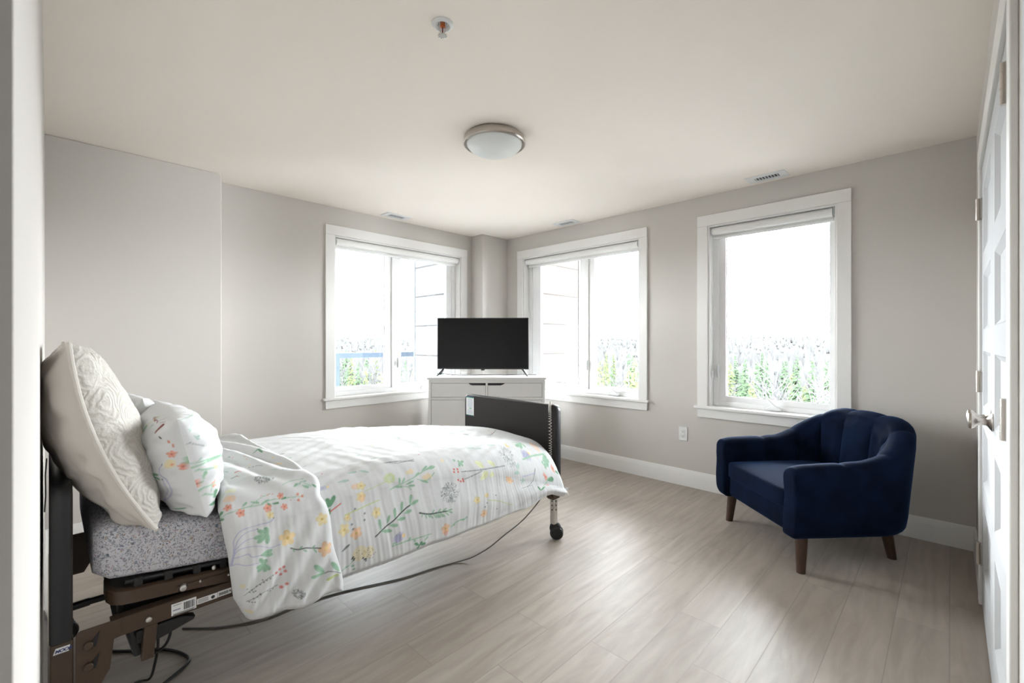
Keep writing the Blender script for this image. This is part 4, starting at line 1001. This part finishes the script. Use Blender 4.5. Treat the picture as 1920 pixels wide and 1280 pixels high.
DUVET_MOTIFS = [['L',13,5.3,697,744,703,701], ['L',13,5.3,703,706,732,725], ['P',7,10.7,726,379,739,379], ['D',4,4.8,751,379], ['L',10,5.0,697,802,732,807], ['D',9,3.0,751,466], ['S',10,1.2,690,523,713,514], ['S',10,1.0,690,595,735,591], ['S',6,2.5,922,136,960,157,1002,174,1034,191,1066,208,1089,216], ['L',2,8.0,947,157,941,196], ['L',2,8.1,947,150,999,138], ['L',2,8.1,976,172,989,199], ['L',2,8.2,986,162,1025,153], ['L',2,8.2,1012,182,1015,221], ['L',2,8.3,1021,174,1063,172], ['L',2,8.4,1044,199,1053,238], ['L',2,8.4,1057,191,1095,196], ['L',2,8.5,1089,218,1098,257], ['L',2,8.5,1089,216,1131,228], ['S',2,2.3,1002,292,1047,305,1118,326,1192,354,1246,373], ['S',2,1.7,1041,299,1089,287,1098,274], ['L',2,6.1,1047,305,1057,343], ['L',2,6.2,1063,312,1082,337], ['L',2,6.2,1079,299,1121,312], ['L',2,6.3,1089,292,1121,289], ['L',2,6.5,1179,354,1214,376], ['L',2,6.5,1198,354,1243,373], ['L',2,6.6,1221,357,1256,367], ['L',2,6.1,1028,297,1060,294], ['L',2,6.4,1134,333,1163,350], ['P',4,13.7,1124,363], ['P',5,11.4,1105,360], ['S',2,2.1,1140,316,1185,299,1240,337], ['P',4,15.2,1182,316,1204,323], ['L',2,5.3,1153,305,1192,289], ['L',2,5.3,1172,305,1182,292], ['B',10,44.1,1311,235], ['B',10,48.2,1764,392], ['B',10,36.5,1291,230], ['S',6,2.9,1131,177,1182,160,1237,157,1288,155], ['L',2,4.0,1147,170,1143,157], ['L',2,4.1,1160,167,1169,145], ['L',2,4.1,1182,160,1204,136], ['L',2,4.1,1201,157,1224,133], ['L',2,4.2,1224,155,1246,131], ['L',2,4.2,1243,155,1269,131], ['L',2,4.2,1266,155,1291,133], ['L',2,4.1,1195,160,1211,174], ['L',2,4.2,1224,157,1246,172], ['L',2,4.2,1249,157,1278,170], ['L',2,4.2,1275,155,1311,160], ['L',2,4.3,1285,153,1311,143], ['L',2,4.1,1172,162,1188,143], ['L',2,4.1,1211,157,1237,131], ['L',2,4.2,1233,157,1259,131], ['P',7,19.8,1025,101,1037,106], ['L',7,9.9,1021,84,1021,121], ['L',7,10.0,1028,84,1044,116], ['D',4,8.3,1053,106], ['S',2,2.3,1002,76,1053,79,1105,76,1198,69], ['S',2,2.2,1005,79,1008,86,1021,84], ['L',2,5.1,1079,76,1089,89], ['L',2,5.1,1105,76,1115,62], ['L',2,5.2,1160,50,1179,64], ['L',1,7.4,1134,42,1111,57], ['L',1,7.5,1134,42,1131,24], ['L',1,7.5,1140,42,1169,38], ['L',1,7.5,1137,40,1150,52], ['F',11,25.4,1275,76], ['P',3,10.9,1278,54], ['S',2,2.5,1307,76,1339,96,1394,99], ['L',2,5.5,1327,89,1320,79], ['L',2,5.6,1356,99,1384,94], ['L',2,5.6,1388,96,1397,106], ['F',5,21.3,931,221,1462,179], ['F',5,23.1,793,196], ['F',5,15.2,809,233,1526,196], ['F',11,23.5,841,172], ['F',11,23.5,1507,96], ['D',10,4.1,841,255,880,230,877,208,825,206,829,189,1590,187,1526,153,1513,133,1597,101], ['S',8,1.8,800,243,848,250,906,257,947,262], ['S',8,2.0,1529,170,1616,145,1715,94], ['S',8,1.6,893,312,947,323,1008,343], ['B',8,26.3,1012,347], ['B',8,22.0,1012,350], ['F',5,21.9,880,343,870,294], ['P',11,14.5,854,347,873,284], ['D',9,5.6,1359,343,1381,343,1352,330,1378,330,1362,289,1391,292,1375,282,1391,282], ['S',10,1.7,1397,330,1497,333,1600,340,1709,347], ['S',10,1.6,1401,292,1471,312,1532,330], ['D',6,2.5,1423,333,1455,333,1487,333,1526,337,1561,337,1600,340,1638,343,1423,297,1452,305,1481,316], ['L',12,15.8,1507,373,1555,347], ['L',12,15.8,1500,284,1564,326], ['L',12,12.1,1597,373,1638,350], ['L',12,12.1,1571,302,1606,319], ['L',2,7.5,1375,392,1388,383], ['L',2,7.6,1407,373,1404,386], ['L',2,7.6,1407,373,1436,379], ['L',2,7.6,1407,373,1426,357], ['L',2,7.6,1404,373,1401,354], ['L',13,9.2,1799,337,1799,354], ['L',13,9.3,1802,337,1828,360], ['L',13,9.2,1757,316,1805,326], ['L',13,9.3,1783,282,1834,289], ['L',13,9.3,1793,255,1825,305], ['P',7,22.3,1921,395,1944,395], ['L',7,10.4,1895,386,1931,405], ['L',7,10.5,1915,386,1966,402], ['D',4,7.6,1966,402], ['S',2,3.0,1879,376,1989,392,2124,402], ['L',2,10.1,2066,376,2127,395], ['L',2,10.1,2066,376,2130,379], ['L',2,10.0,2056,363,2053,376], ['L',2,10.0,2066,367,2066,350], ['L',2,10.0,2056,363,2108,367], ['L',2,9.9,1982,450,1899,434], ['L',2,9.9,1982,450,1928,424], ['L',2,10.0,1985,450,1995,431], ['S',2,2.7,1918,463,1992,453], ['F',3,15.2,2027,323], ['F',3,13.7,2014,269,2133,354], ['S',2,2.7,1937,187,2021,305,2095,323], ['L',1,8.9,1937,184,1924,238], ['L',1,9.0,1937,182,1985,235], ['L',1,9.2,2037,312,2098,323], ['L',1,6.3,2146,347,2175,343], ['P',5,28.3,857,94], ['P',5,23.6,896,86], ['D',6,1.6,883,89,890,96,902,86,912,89,918,71,906,71,896,76,890,71,915,59,902,62,925,76,877,96,893,103,909,96,845,99,854,106,867,89], ['D',6,3.6,829,81,832,86,838,79,835,74,880,64,886,57,886,64,873,71], ['S',2,1.5,787,50,819,59,832,74], ['L',2,4.6,825,54,841,52], ['L',2,4.6,832,38,845,40], ['L',2,4.6,803,54,812,59], ['L',10,6.0,784,123,816,140], ['S',10,1.5,1960,347,1918,316,1834,230], ['S',10,1.4,1789,218,1879,252], ['S',7,1.5,1815,309,1940,330], ['F',11,27.8,1703,277], ['F',5,14.7,1825,440], ['L',13,6.8,1474,883,1532,912], ['L',13,6.9,1487,850,1603,956], ['L',13,5.3,976,619,1018,643], ['L',13,7.1,1735,773,1815,787], ['L',13,6.1,1516,450,1568,447], ['L',13,6.1,1555,437,1606,437], ['L',13,6.4,1677,457,1732,450], ['L',13,6.2,1262,797,1307,802], ['L',13,6.1,1291,778,1285,739], ['L',13,5.2,976,586,947,576], ['P',12,11.2,1092,687,1642,504], ['D',3,6.8,2021,764,1985,691], ['D',9,3.9,1381,499,1208,457], ['S',10,2.5,1873,667,1934,648,2120,778], ['L',10,6.9,1706,701,1748,682], ['S',2,1.7,983,504,1015,504,1050,509], ['S',10,1.4,1018,434,1082,418,1160,424], ['S',10,1.6,1375,486,1426,496,1468,499], ['P',4,9.8,1311,392], ['P',11,23.8,2091,431], ['L',1,10.4,748,287,719,299], ['L',1,10.4,748,287,735,326], ['L',1,10.5,748,287,767,330], ['L',1,10.4,745,279,732,257], ['S',9,2.2,745,269,787,287], ['S',10,2.1,1015,434,1079,428,1156,415], ['L',13,7.1,845,424,883,421], ['L',13,7.2,893,424,928,399], ['L',13,6.9,793,389,841,386]]
FLAP_MOTIFS = [['S',2,1.3,0,451,22,454,67,457,119,454,149,461,187,457,259,447], ['S',2,0.9,52,457,83,457,119,454], ['L',1,5.5,0,457,4,471], ['L',1,5.5,0,447,2,434], ['L',2,4.9,61,464,77,474], ['L',2,4.9,88,471,115,461], ['L',2,5.0,121,457,146,464], ['L',1,4.6,139,454,151,440], ['L',1,4.7,155,447,178,444], ['L',1,4.8,187,454,205,457], ['F',3,14.8,52,444,137,437], ['F',3,12.1,20,474,185,467,191,427], ['F',3,6.4,245,437,245,457,261,447], ['S',2,1.0,83,457,122,478,153,484], ['D',3,1.9,124,484,149,484,144,481,160,481,218,444], ['S',7,1.1,2,267,7,295,14,333,18,357,36,383,63,390,104,390,131,390,144,397], ['S',7,1.1,4,269,18,333,34,361,59,375,90,377], ['S',7,1.1,11,319,31,337,54,348,81,350], ['S',7,1.1,5,286,18,317,43,323,83,319,117,303,148,305], ['S',7,1.1,7,295,29,297,50,299,58,288,85,288], ['S',7,1.1,4,269,16,274,38,263,76,265], ['D',6,1.9,146,400,90,377,86,288], ['L',2,9.1,117,352,88,372], ['L',2,9.1,117,352,112,377], ['L',2,9.1,117,352,72,348], ['L',2,9.1,117,352,79,331], ['L',2,9.2,117,352,108,319], ['L',2,8.4,86,288,122,295], ['L',2,8.4,88,286,122,280], ['L',2,8.3,95,254,79,278], ['L',2,8.3,95,254,99,271], ['L',2,8.3,95,254,68,248], ['L',2,8.3,95,254,70,234], ['L',2,8.3,95,254,92,228], ['L',2,8.3,95,254,106,232], ['F',5,13.8,139,413], ['F',4,28.2,173,319], ['F',5,24.1,299,350], ['F',11,27.3,297,245], ['D',4,7.4,299,248], ['S',6,1.6,180,282,200,274,228,274,259,263,281,254], ['L',2,3.6,187,278,191,267], ['L',2,3.6,207,276,218,282], ['L',2,3.6,218,271,232,261], ['L',2,3.7,250,267,264,271], ['L',2,3.7,254,265,266,245], ['S',10,1.7,275,149,297,147,331,117], ['L',2,11.1,275,152,248,207], ['L',2,11.5,327,129,308,182], ['L',2,9.8,275,147,228,166], ['L',8,10.6,324,115,272,120], ['S',10,0.9,23,152,49,172,83,198,110,212], ['D',6,2.0,34,177,47,170,61,182,72,188,83,195,92,200,103,203,81,203,113,212,40,161,50,163,56,166], ['F',9,6.2,137,221,151,223,153,207,124,214,137,200], ['S',10,0.9,27,126,49,140,76,159,104,161,122,163], ['D',6,2.0,47,140,58,145,68,152,90,156,106,156,67,156,34,126,41,126,49,126,97,152], ['F',9,7.0,130,154,148,161], ['P',5,11.2,20,78], ['P',5,8.1,22,193], ['B',10,18.0,178,108], ['P',12,9.8,29,535,43,531], ['P',11,11.2,22,507,36,501], ['S',2,1.1,0,518,16,535], ['L',1,6.4,227,914,281,919], ['L',1,6.3,254,925,257,868], ['P',3,5.1,130,896,166,810,166,839], ['P',5,6.1,160,747], ['L',13,3.9,65,781,108,816], ['L',13,3.7,59,730,90,712], ['L',13,3.7,52,718,61,690], ['S',9,1.1,79,667,97,667], ['S',9,1.3,77,638,86,627], ['S',9,0.9,99,661,121,667], ['B',10,24.4,148,556], ['B',10,18.0,173,556], ['P',5,7.1,268,770], ['P',4,9.8,259,701], ['P',4,7.4,272,690], ['S',10,1.2,149,724,176,712,192,684], ['L',13,4.2,205,621,227,598], ['L',13,4.2,236,577,281,615], ['S',2,1.1,200,504,232,514,277,511], ['L',2,5.9,234,487,252,497], ['L',2,6.0,264,484,288,471], ['L',13,5.5,248,491,263,497], ['L',13,5.5,273,491,297,474], ['L',13,5.5,261,501,284,497], ['L',1,4.2,299,481,315,467], ['L',1,3.6,117,919,126,914], ['S',10,0.9,59,638,81,638]]
PILLOW_MOTIFS = [['F',3,13.6,0,177], ['F',3,13.2,604,167,51,151], ['S',2,2.4,627,119,0,228,439,57,18,157,84,81], ['S',2,1.7,18,175,28,193], ['L',2,8.3,631,154,618,124], ['L',2,7.3,0,241,576,127], ['L',2,6.5,24,190,35,201], ['L',1,7.7,43,106,221,28], ['L',1,7.4,56,96,45,130], ['L',1,7.4,24,86,64,76], ['S',2,1.3,35,133,40,148], ['L',13,5.3,542,91,24,206], ['L',13,4.7,24,241,35,247], ['S',2,1.8,607,326,18,411,35,411], ['L',13,4.6,28,354,45,345], ['L',13,4.6,45,358,32,342], ['L',13,4.7,35,326,40,307], ['L',13,4.7,35,319,47,319], ['P',5,8.9,64,196], ['S',10,1.1,18,309,45,281]]
PILLOW_BACK_MOTIFS = [['L',14,12.5,99,371,128,405], ['S',14,1.8,170,413,299,423], ['S',14,1.7,185,419,173,435], ['S',14,1.8,225,413,278,428], ['S',14,1.3,146,413,116,419], ['L',2,6.6,218,367,246,397], ['L',2,6.5,182,379,214,400], ['S',8,1.8,446,338,250,400,278,435], ['L',8,4.7,460,338,343,367], ['L',8,4.5,295,357,260,379], ['L',6,3.3,60,362,54,348], ['L',3,3.7,39,338,36,327], ['L',3,3.7,29,322,29,311], ['F',3,12.4,36,289], ['F',3,13.4,18,242], ['S',2,1.7,0,268,0,245], ['L',2,6.3,18,255,0,248], ['S',7,1.7,69,263,88,248,88,226,60,199,72,175,111,149,146,135], ['S',7,1.5,85,212,75,188,114,159,131,140], ['D',6,2.5,72,263,88,215], ['P',5,12.4,49,263,42,260], ['D',3,3.3,39,258], ['L',1,4.6,134,237,94,231], ['L',1,4.6,134,237,96,215], ['L',1,4.6,134,237,114,207], ['L',1,4.6,134,237,137,209], ['L',1,3.8,128,100,75,103], ['P',11,9.4,188,302,198,286]]
PILLOW2_MOTIFS = [['L',12,6.7,399,276,23,330], ['L',12,7.2,459,276,438,276]]
#MOTIFS#

# ------------------------------------------------------------------ mattress, pillows, duvet
BASEC = (0.65, 0.652, 0.655)
#BEGIN_CLOTH
def interp(x, xs, ys): return np.interp(x, xs, ys)
def duvet_surface(x, p, lift=0.0, hem=None):
    """x along the bed, p in 0..5 over the cross-section: near side, near shoulder, top, far shoulder, far side"""
    x, p = np.broadcast_arrays(np.asarray(x, float), np.asarray(p, float))
    zt = interp(x, [0.3, 0.6, 0.94, 1.3, 1.77, 2.0, 2.22, 2.3], [0.700, 0.712, 0.722, 0.712, 0.668, 0.636, 0.602, 0.59])
    ry = interp(x, [0.3, 1.2, 1.7, 2.0, 2.22, 2.3], [0.085, 0.11, 0.17, 0.24, 0.30, 0.31])
    rz = interp(x, [0.3, 1.2, 1.7, 2.0, 2.22, 2.3], [0.085, 0.11, 0.16, 0.22, 0.27, 0.30])
    zh = interp(x, [0.3, 0.46, 0.55, 0.9, 1.9, 2.02, 2.1, 2.21, 2.28], [0.36, 0.305, 0.29, 0.292, 0.288, 0.315, 0.318, 0.275, 0.30]) if hem is None else hem+0*x
    yn, yf, zf = 1.702, 2.715, 0.50
    # near side
    a = np.clip(p, 0, 1); ys = yn-0.016*np.sin(PI*a)**2; zs = zh+(zt-rz-zh)*a
    # near shoulder
    b = np.clip(p-1, 0, 1)*PI/2; ysh = yn+ry*(1-np.cos(b)); zsh = zt-rz+rz*np.sin(b)
    # top
    c = np.clip(p-2, 0, 1); y0 = yn+ry; y1 = yf-0.07; yt = y0+(y1-y0)*c; ztp = zt+0.018*np.sin(PI*c)-0.020*c*c*interp(x, [0.5, 1.2, 1.9], [0, 0.3, 0.8])
    ze = zt-0.020*interp(x, [0.5, 1.2, 1.9], [0, 0.3, 0.8])
    d = np.clip(p-3, 0, 1)*PI/2; yfs = y1+0.07*np.sin(d); zfs = ze-0.07*(1-np.cos(d))
    e = np.clip(p-4, 0, 1); yff = yf+0*e; zff = ze-0.07-(ze-0.07-zf)*e
    Y = np.where(p < 1, ys, np.where(p < 2, ysh, np.where(p < 3, yt, np.where(p < 4, yfs, yff))))
    Z = np.where(p < 1, zs, np.where(p < 2, zsh, np.where(p < 3, ztp, np.where(p < 4, zfs, zff))))
    if lift is not None:
        # outward normal in the cross-section
        h = 1e-3
        yy, zz = duvet_surface(x, np.clip(p+h, 0, 5), None, hem)[1:]; y2, z2 = duvet_surface(x, np.clip(p-h, 0, 5), None, hem)[1:]
        ty, tz = yy-y2, zz-z2; n = np.hypot(ty, tz)+1e-12; ny, nz = -tz/n, ty/n
        Y = Y+ny*lift; Z = Z+nz*lift
    return x, Y, Z
def wrinkles(x, p, seed, amt=1.0):
    side = np.clip(1.6-p, 0, 1.6)/1.6; top = np.clip(p-1, 0, 1)
    q = np.where(p < 2, p*0.33, 0.66+(p-2)*0.8)
    g = 0
    # gathers falling from the edge of the mattress
    warp = x+0.05*vnoise(x*5, q*3, seed+1)+0.05*(1-side)
    for f, a in ((7, 0.0042), (13, 0.0032), (27, 0.0018), (47, 0.0012)):
        g = g+a*np.sin(2*PI*f*warp+7*vnoise(x*3, q*1.5, seed+int(f)))*(0.35+1.3*np.clip(vnoise(x*6, q*2, seed+int(f)+50)+0.5, 0, 1))
    g = 0.5*g*(0.10+0.90*side**0.7)*(0.25+0.75*np.clip(vnoise(x*3.1, q*2+7, seed+77)+0.45, 0, 1)**1.5)
    # soft quilted lumps and slanting ripples on the top
    t = 0.010*fbm(x*4, q*4, seed+9)+0.0016*np.sin(2*PI*(13*x+6*q)+9*vnoise(x*2.2, q*2.5, seed+4))*(0.2+np.clip(vnoise(x*3, q*3, seed+12), 0, 1))
    t = t+0.0022*np.sin(2*PI*(7*x-11*q)+8*vnoise(x*1.8, q*2, seed+15))*np.clip(vnoise(x*2.4, q*2.2, seed+22)+0.15, 0, 1)*2
    w = amt*(g+t*(0.4+0.6*top)+0.014*fbm(x*2.2, q*2.4, seed+33)*side)
    return w - 0.004*np.exp(-(p/0.06)**2)
def duvet_grid():
    U = np.linspace(0.50, 1.0, 530)
    P = np.concatenate([np.linspace(0, 1, 120, endpoint=False), np.linspace(1, 2, 60, endpoint=False), np.linspace(2, 3, 170, endpoint=False), np.linspace(3, 4, 8, endpoint=False), np.linspace(4, 5, 6)])
    u = np.linspace(0, 1, 530)[:, None]; p = P[None, :]
    x0 = 0.52; xe = np.where(p < 0.9, 2.262, np.where(p < 1.25, 2.262-0.052*(p-0.9)/0.35, 2.210))
    x = x0+(xe-x0)*u
    lift = wrinkles(x, p, 11)
    # rounded, stuffed edge at the foot and at the hem
    lift = lift*(1-0.8*np.exp(-((1-u)*1.7/0.08)**2)) - 0.030*np.exp(-((1-u)*1.7/0.028)**2)*np.ones_like(p) - 0.020*np.exp(-(p/0.05)**2)
    X, Y, Z = duvet_surface(x, p, lift)
    Z = Z+0.008*vnoise(x*9, p*0, 71)*np.exp(-(p/0.4)**2)
    # metric print coordinates
    Um = 0.52+1.70*np.linspace(0, 1, 530)
    k = 260; dv = np.hypot(np.diff(Y[k]), np.diff(Z[k])); Vm = np.concatenate([[0], np.cumsum(dv)])
    return np.dstack([X, Y, Z]), Um, Vm
def flap_grid():
    NU, P = 190, np.concatenate([np.linspace(-0.02, 1, 170, endpoint=False), np.linspace(1, 2, 60, endpoint=False), np.linspace(2, 3, 150, endpoint=False), np.linspace(3, 4, 10, endpoint=False), np.linspace(4, 4.9, 8)])
    p = P[None, :]; a = np.linspace(0, 1, NU)[:, None]
    xl = interp(p, [0, 0.06, 0.25, 0.5, 0.75, 1, 1.5, 2, 3, 5], [0.463, 0.452, 0.424, 0.414, 0.408, 0.395, 0.388, 0.40, 0.44, 0.46])
    xr = interp(p, [0, 0.2, 0.6, 1, 1.5, 2, 2.3, 3, 5], [0.803, 0.787, 0.757, 0.730, 0.712, 0.695, 0.690, 0.700, 0.72])
    xr = xr+0.006*np.sin(9*p)+0.010*vnoise(p*4, p*0+3, 8)
    x = xl+(xr-xl)*a
    W = 0.34
    ed = np.minimum(np.minimum(a*W, (1-a)*W), np.clip(p+0.02, 0, 9)*0.36)
    puff = 0.040*np.sqrt(np.clip(1-(1-np.clip(ed/0.035, 0, 1))**2, 0, 1))-0.004
    fold = 0.009*np.sin(2*PI*(p*1.5+x*9)+5*vnoise(x*4, p*1.3, 90))*np.clip(p-1.3, 0, 1)+0.006*np.sin(2*PI*(x*12-p*2.2)+4*vnoise(x*5, p*2, 91))*np.clip(1.2-p, 0, 1)
    hem = 0.272+0.033*np.clip((0.62-x)/0.16, 0, 1)-0.006*np.sin((x-0.46)*40)
    # ripples running from the pillow towards the fold
    X, Y, Z = duvet_surface(x, np.clip(p, 0, 5), puff+wrinkles(x, np.clip(p, 0, 5), 47, 0.9)+fold*np.clip(ed/0.04, 0, 1), hem)
    k = 90; Um = np.linspace(0, 0.34, NU); dv = np.hypot(np.diff(Y[k]), np.diff(Z[k])); Vm = np.concatenate([[0], np.cumsum(dv)])
    return np.dstack([X, Y, Z]), Um, Vm
def pillow_half(A, B, T, sgn, n, m, seed, e=0.42, pinch=0.07, wr=0.012, bend=0.0):
    a = np.sin(np.linspace(-PI/2, PI/2, n))[:, None]*0.5+np.linspace(-1, 1, n)[:, None]*0.5; b = np.sin(np.linspace(-PI/2, PI/2, m))[None, :]*0.5+np.linspace(-1, 1, m)[None, :]*0.5
    x = A*a*(1-pinch*(1-b*b)); y = B*b*(1-pinch*(1-a*a))
    z = T*((1-a*a)*(1-b*b)).clip(0)**e
    rim = np.minimum(1-np.abs(a), 1-np.abs(b)); g = np.exp(-rim/0.30)*np.clip(rim/0.05, 0, 1)
    z = z+wr*np.clip(rim/0.08, 0, 1)*(fbm(a*3+1, b*3+5, seed)*1.4+0.7*g*np.sin(18*b+5*vnoise(a*3, b*3, seed+5))*np.clip(np.abs(a)-0.2, 0, 1)+0.7*g*np.sin(18*a+5*vnoise(a*3, b*4, seed+6))*np.clip(np.abs(b)-0.2, 0, 1))
    x = x+0*b; y = y+0*a; z = sgn*z
    U = np.concatenate([[0], np.cumsum(np.hypot(np.diff(x[:, m//2]), np.diff(z[:, m//2])))]); V = np.concatenate([[0], np.cumsum(np.hypot(np.diff(y[n//2]), np.diff(z[n//2])))])
    return x, y, z-bend*(1-b*b), U, V
def place(x, y, z, c, ea, eb):
    ea = np.array(ea, float); ea /= np.linalg.norm(ea); eb = np.array(eb, float); eb -= ea*ea.dot(eb); eb /= np.linalg.norm(eb); n = np.cross(ea, eb)
    return np.array(c)+x[..., None]*ea+y[..., None]*eb+z[..., None]*n
P1 = dict(c=(0.322, 2.000, 0.834), ea=(0.03, 1, 0), eb=(-0.24, 0, 1.0), A=0.300, B=0.166, T=0.125)
P2 = dict(c=(0.275, 2.42, 0.835), ea=(-0.12, 1, 0), eb=(-0.30, 0, 1.0), A=0.22, B=0.19, T=0.085)
PL = dict(c=(0.130, 2.015, 0.951), ea=(0.0, 1, 0), eb=(-0.335, 0, 1.0), A=0.320, B=0.292, T=0.120)
#END_CLOTH
mt = []
for x in np.linspace(0, 1, 60):
    xx = 0.090+2.10*x; s_ = min(1, (x/0.012) if x < 0.5 else ((1-x)/0.012)); e_ = math.sqrt(max(0, 1-(1-s_)**2))
    bz = 0.534-0.140*(min(max(xx, 0.1), 1.05)-0.1); row = []
    hw_, hh = (BY1-BY0-0.02)/2-0.040*min(1, max(0, (xx-0.52)/0.12)), 0.093
    for t in np.linspace(0, 2*PI, 64, endpoint=False):
        cx = math.copysign(abs(math.cos(t))**0.17, math.cos(t)); cz = math.copysign(abs(math.sin(t))**0.38, math.sin(t))
        k = 0.80+0.20*e_
        row.append((xx, (BY0+BY1)/2+cx*(hw_-0.03*(1-e_))+0.010*cx*float(vnoise(xx*4, t*1.5, 3)), bz-0.014+hh+cz*hh*k+0.006*cz*float(fbm(np.array(xx*5), np.array(t*2), 6))))
    mt.append(row)
tag(MB().rings(mt).build('mattress', SHEET, angle=80), 'mattress in a small-flowered grey fitted sheet on the bed frame', 'mattress')

def make_pillow(name, label, q, motifs, dens):
    n, m = dens
    t = thing(name, label, 'pillow', q['c'], 0)
    x, y, z, U, V = pillow_half(q['A'], q['B'], q['T'], 1, n, m, 31)
    o = MB().grid(place(x, y, z, q['c'], q['ea'], q['eb'])).build('front_cover', PRINT, t, angle=180)
    cv = Canvas(U, V, BASEC); draw(cv, motifs[0]); paint(o, cv.c)
    x, y, z, U, V = pillow_half(q['A'], q['B'], q['T'], -1, n, m, 57)
    o = MB().grid(place(x, y, z, q['c'], q['ea'], q['eb'])).build('back_cover', PRINT, t, angle=180)
    cv = Canvas(U, V, BASEC); draw(cv, motifs[1]); paint(o, cv.c)
    return t
make_pillow('floral_pillow', 'plump floral pillow at the near bed edge, leaning on the lace cushion', P1, (PILLOW_MOTIFS, PILLOW_BACK_MOTIFS), (200, 150))
make_pillow('floral_pillow', 'floral pillow at the far side of the bed, mostly hidden behind the near one', P2, (PILLOW2_MOTIFS, []), (80, 80))
lp = thing('lace_pillow', 'big square ivory pillow with rosette lace front propped against the headboard', 'pillow', PL['c'])
x, y, z, U, V = pillow_half(PL['A'], PL['B'], PL['T'], 1, 90, 90, 17, e=0.45, pinch=0.05, bend=0.035)
MB().grid(place(x, y, z, PL['c'], PL['ea'], PL['eb'])).build('lace_front', LACE, lp, angle=180)
x, y, z, U, V = pillow_half(PL['A'], PL['B'], PL['T']*0.92, -1, 90, 90, 19, e=0.40, pinch=0.05, wr=0.016, bend=0.035)
MB().grid(place(x, y, z, PL['c'], PL['ea'], PL['eb'])).build('back_cover', COTTON, lp, angle=180)
pp = []
for k in range(4):
    for s_ in np.linspace(-1, 1, 40, endpoint=False):
        a, b = ((s_, -1), (1, s_), (-s_, 1), (-1, -s_))[k]
        pp.append((PL['A']*a*(1-0.05*(1-b*b)), PL['B']*b*(1-0.05*(1-a*a)), -0.035*(1-b*b)))
pp = np.array(pp+[pp[0]]); MB().tube(place(pp[:, 0], pp[:, 1], pp[:, 2], PL['c'], PL['ea'], PL['eb']), 0.0065, 8).build('piping', PIPING, lp)

dv = thing('duvet', 'white floral duvet draped over the bed with its head end folded back', 'duvet', (1.3, 2.2, 0.7))
G, U, V = duvet_grid()
o = MB().grid(G).build('cover', PRINT, dv, angle=180)
cv = Canvas(U, V, BASEC); draw(cv, DUVET_MOTIFS); paint(o, cv.c)
G, U, V = flap_grid()
o = MB().grid(G).build('folded_edge', PRINT, dv, angle=180)
cv = Canvas(U, V, BASEC); draw(cv, FLAP_MOTIFS); paint(o, cv.c)
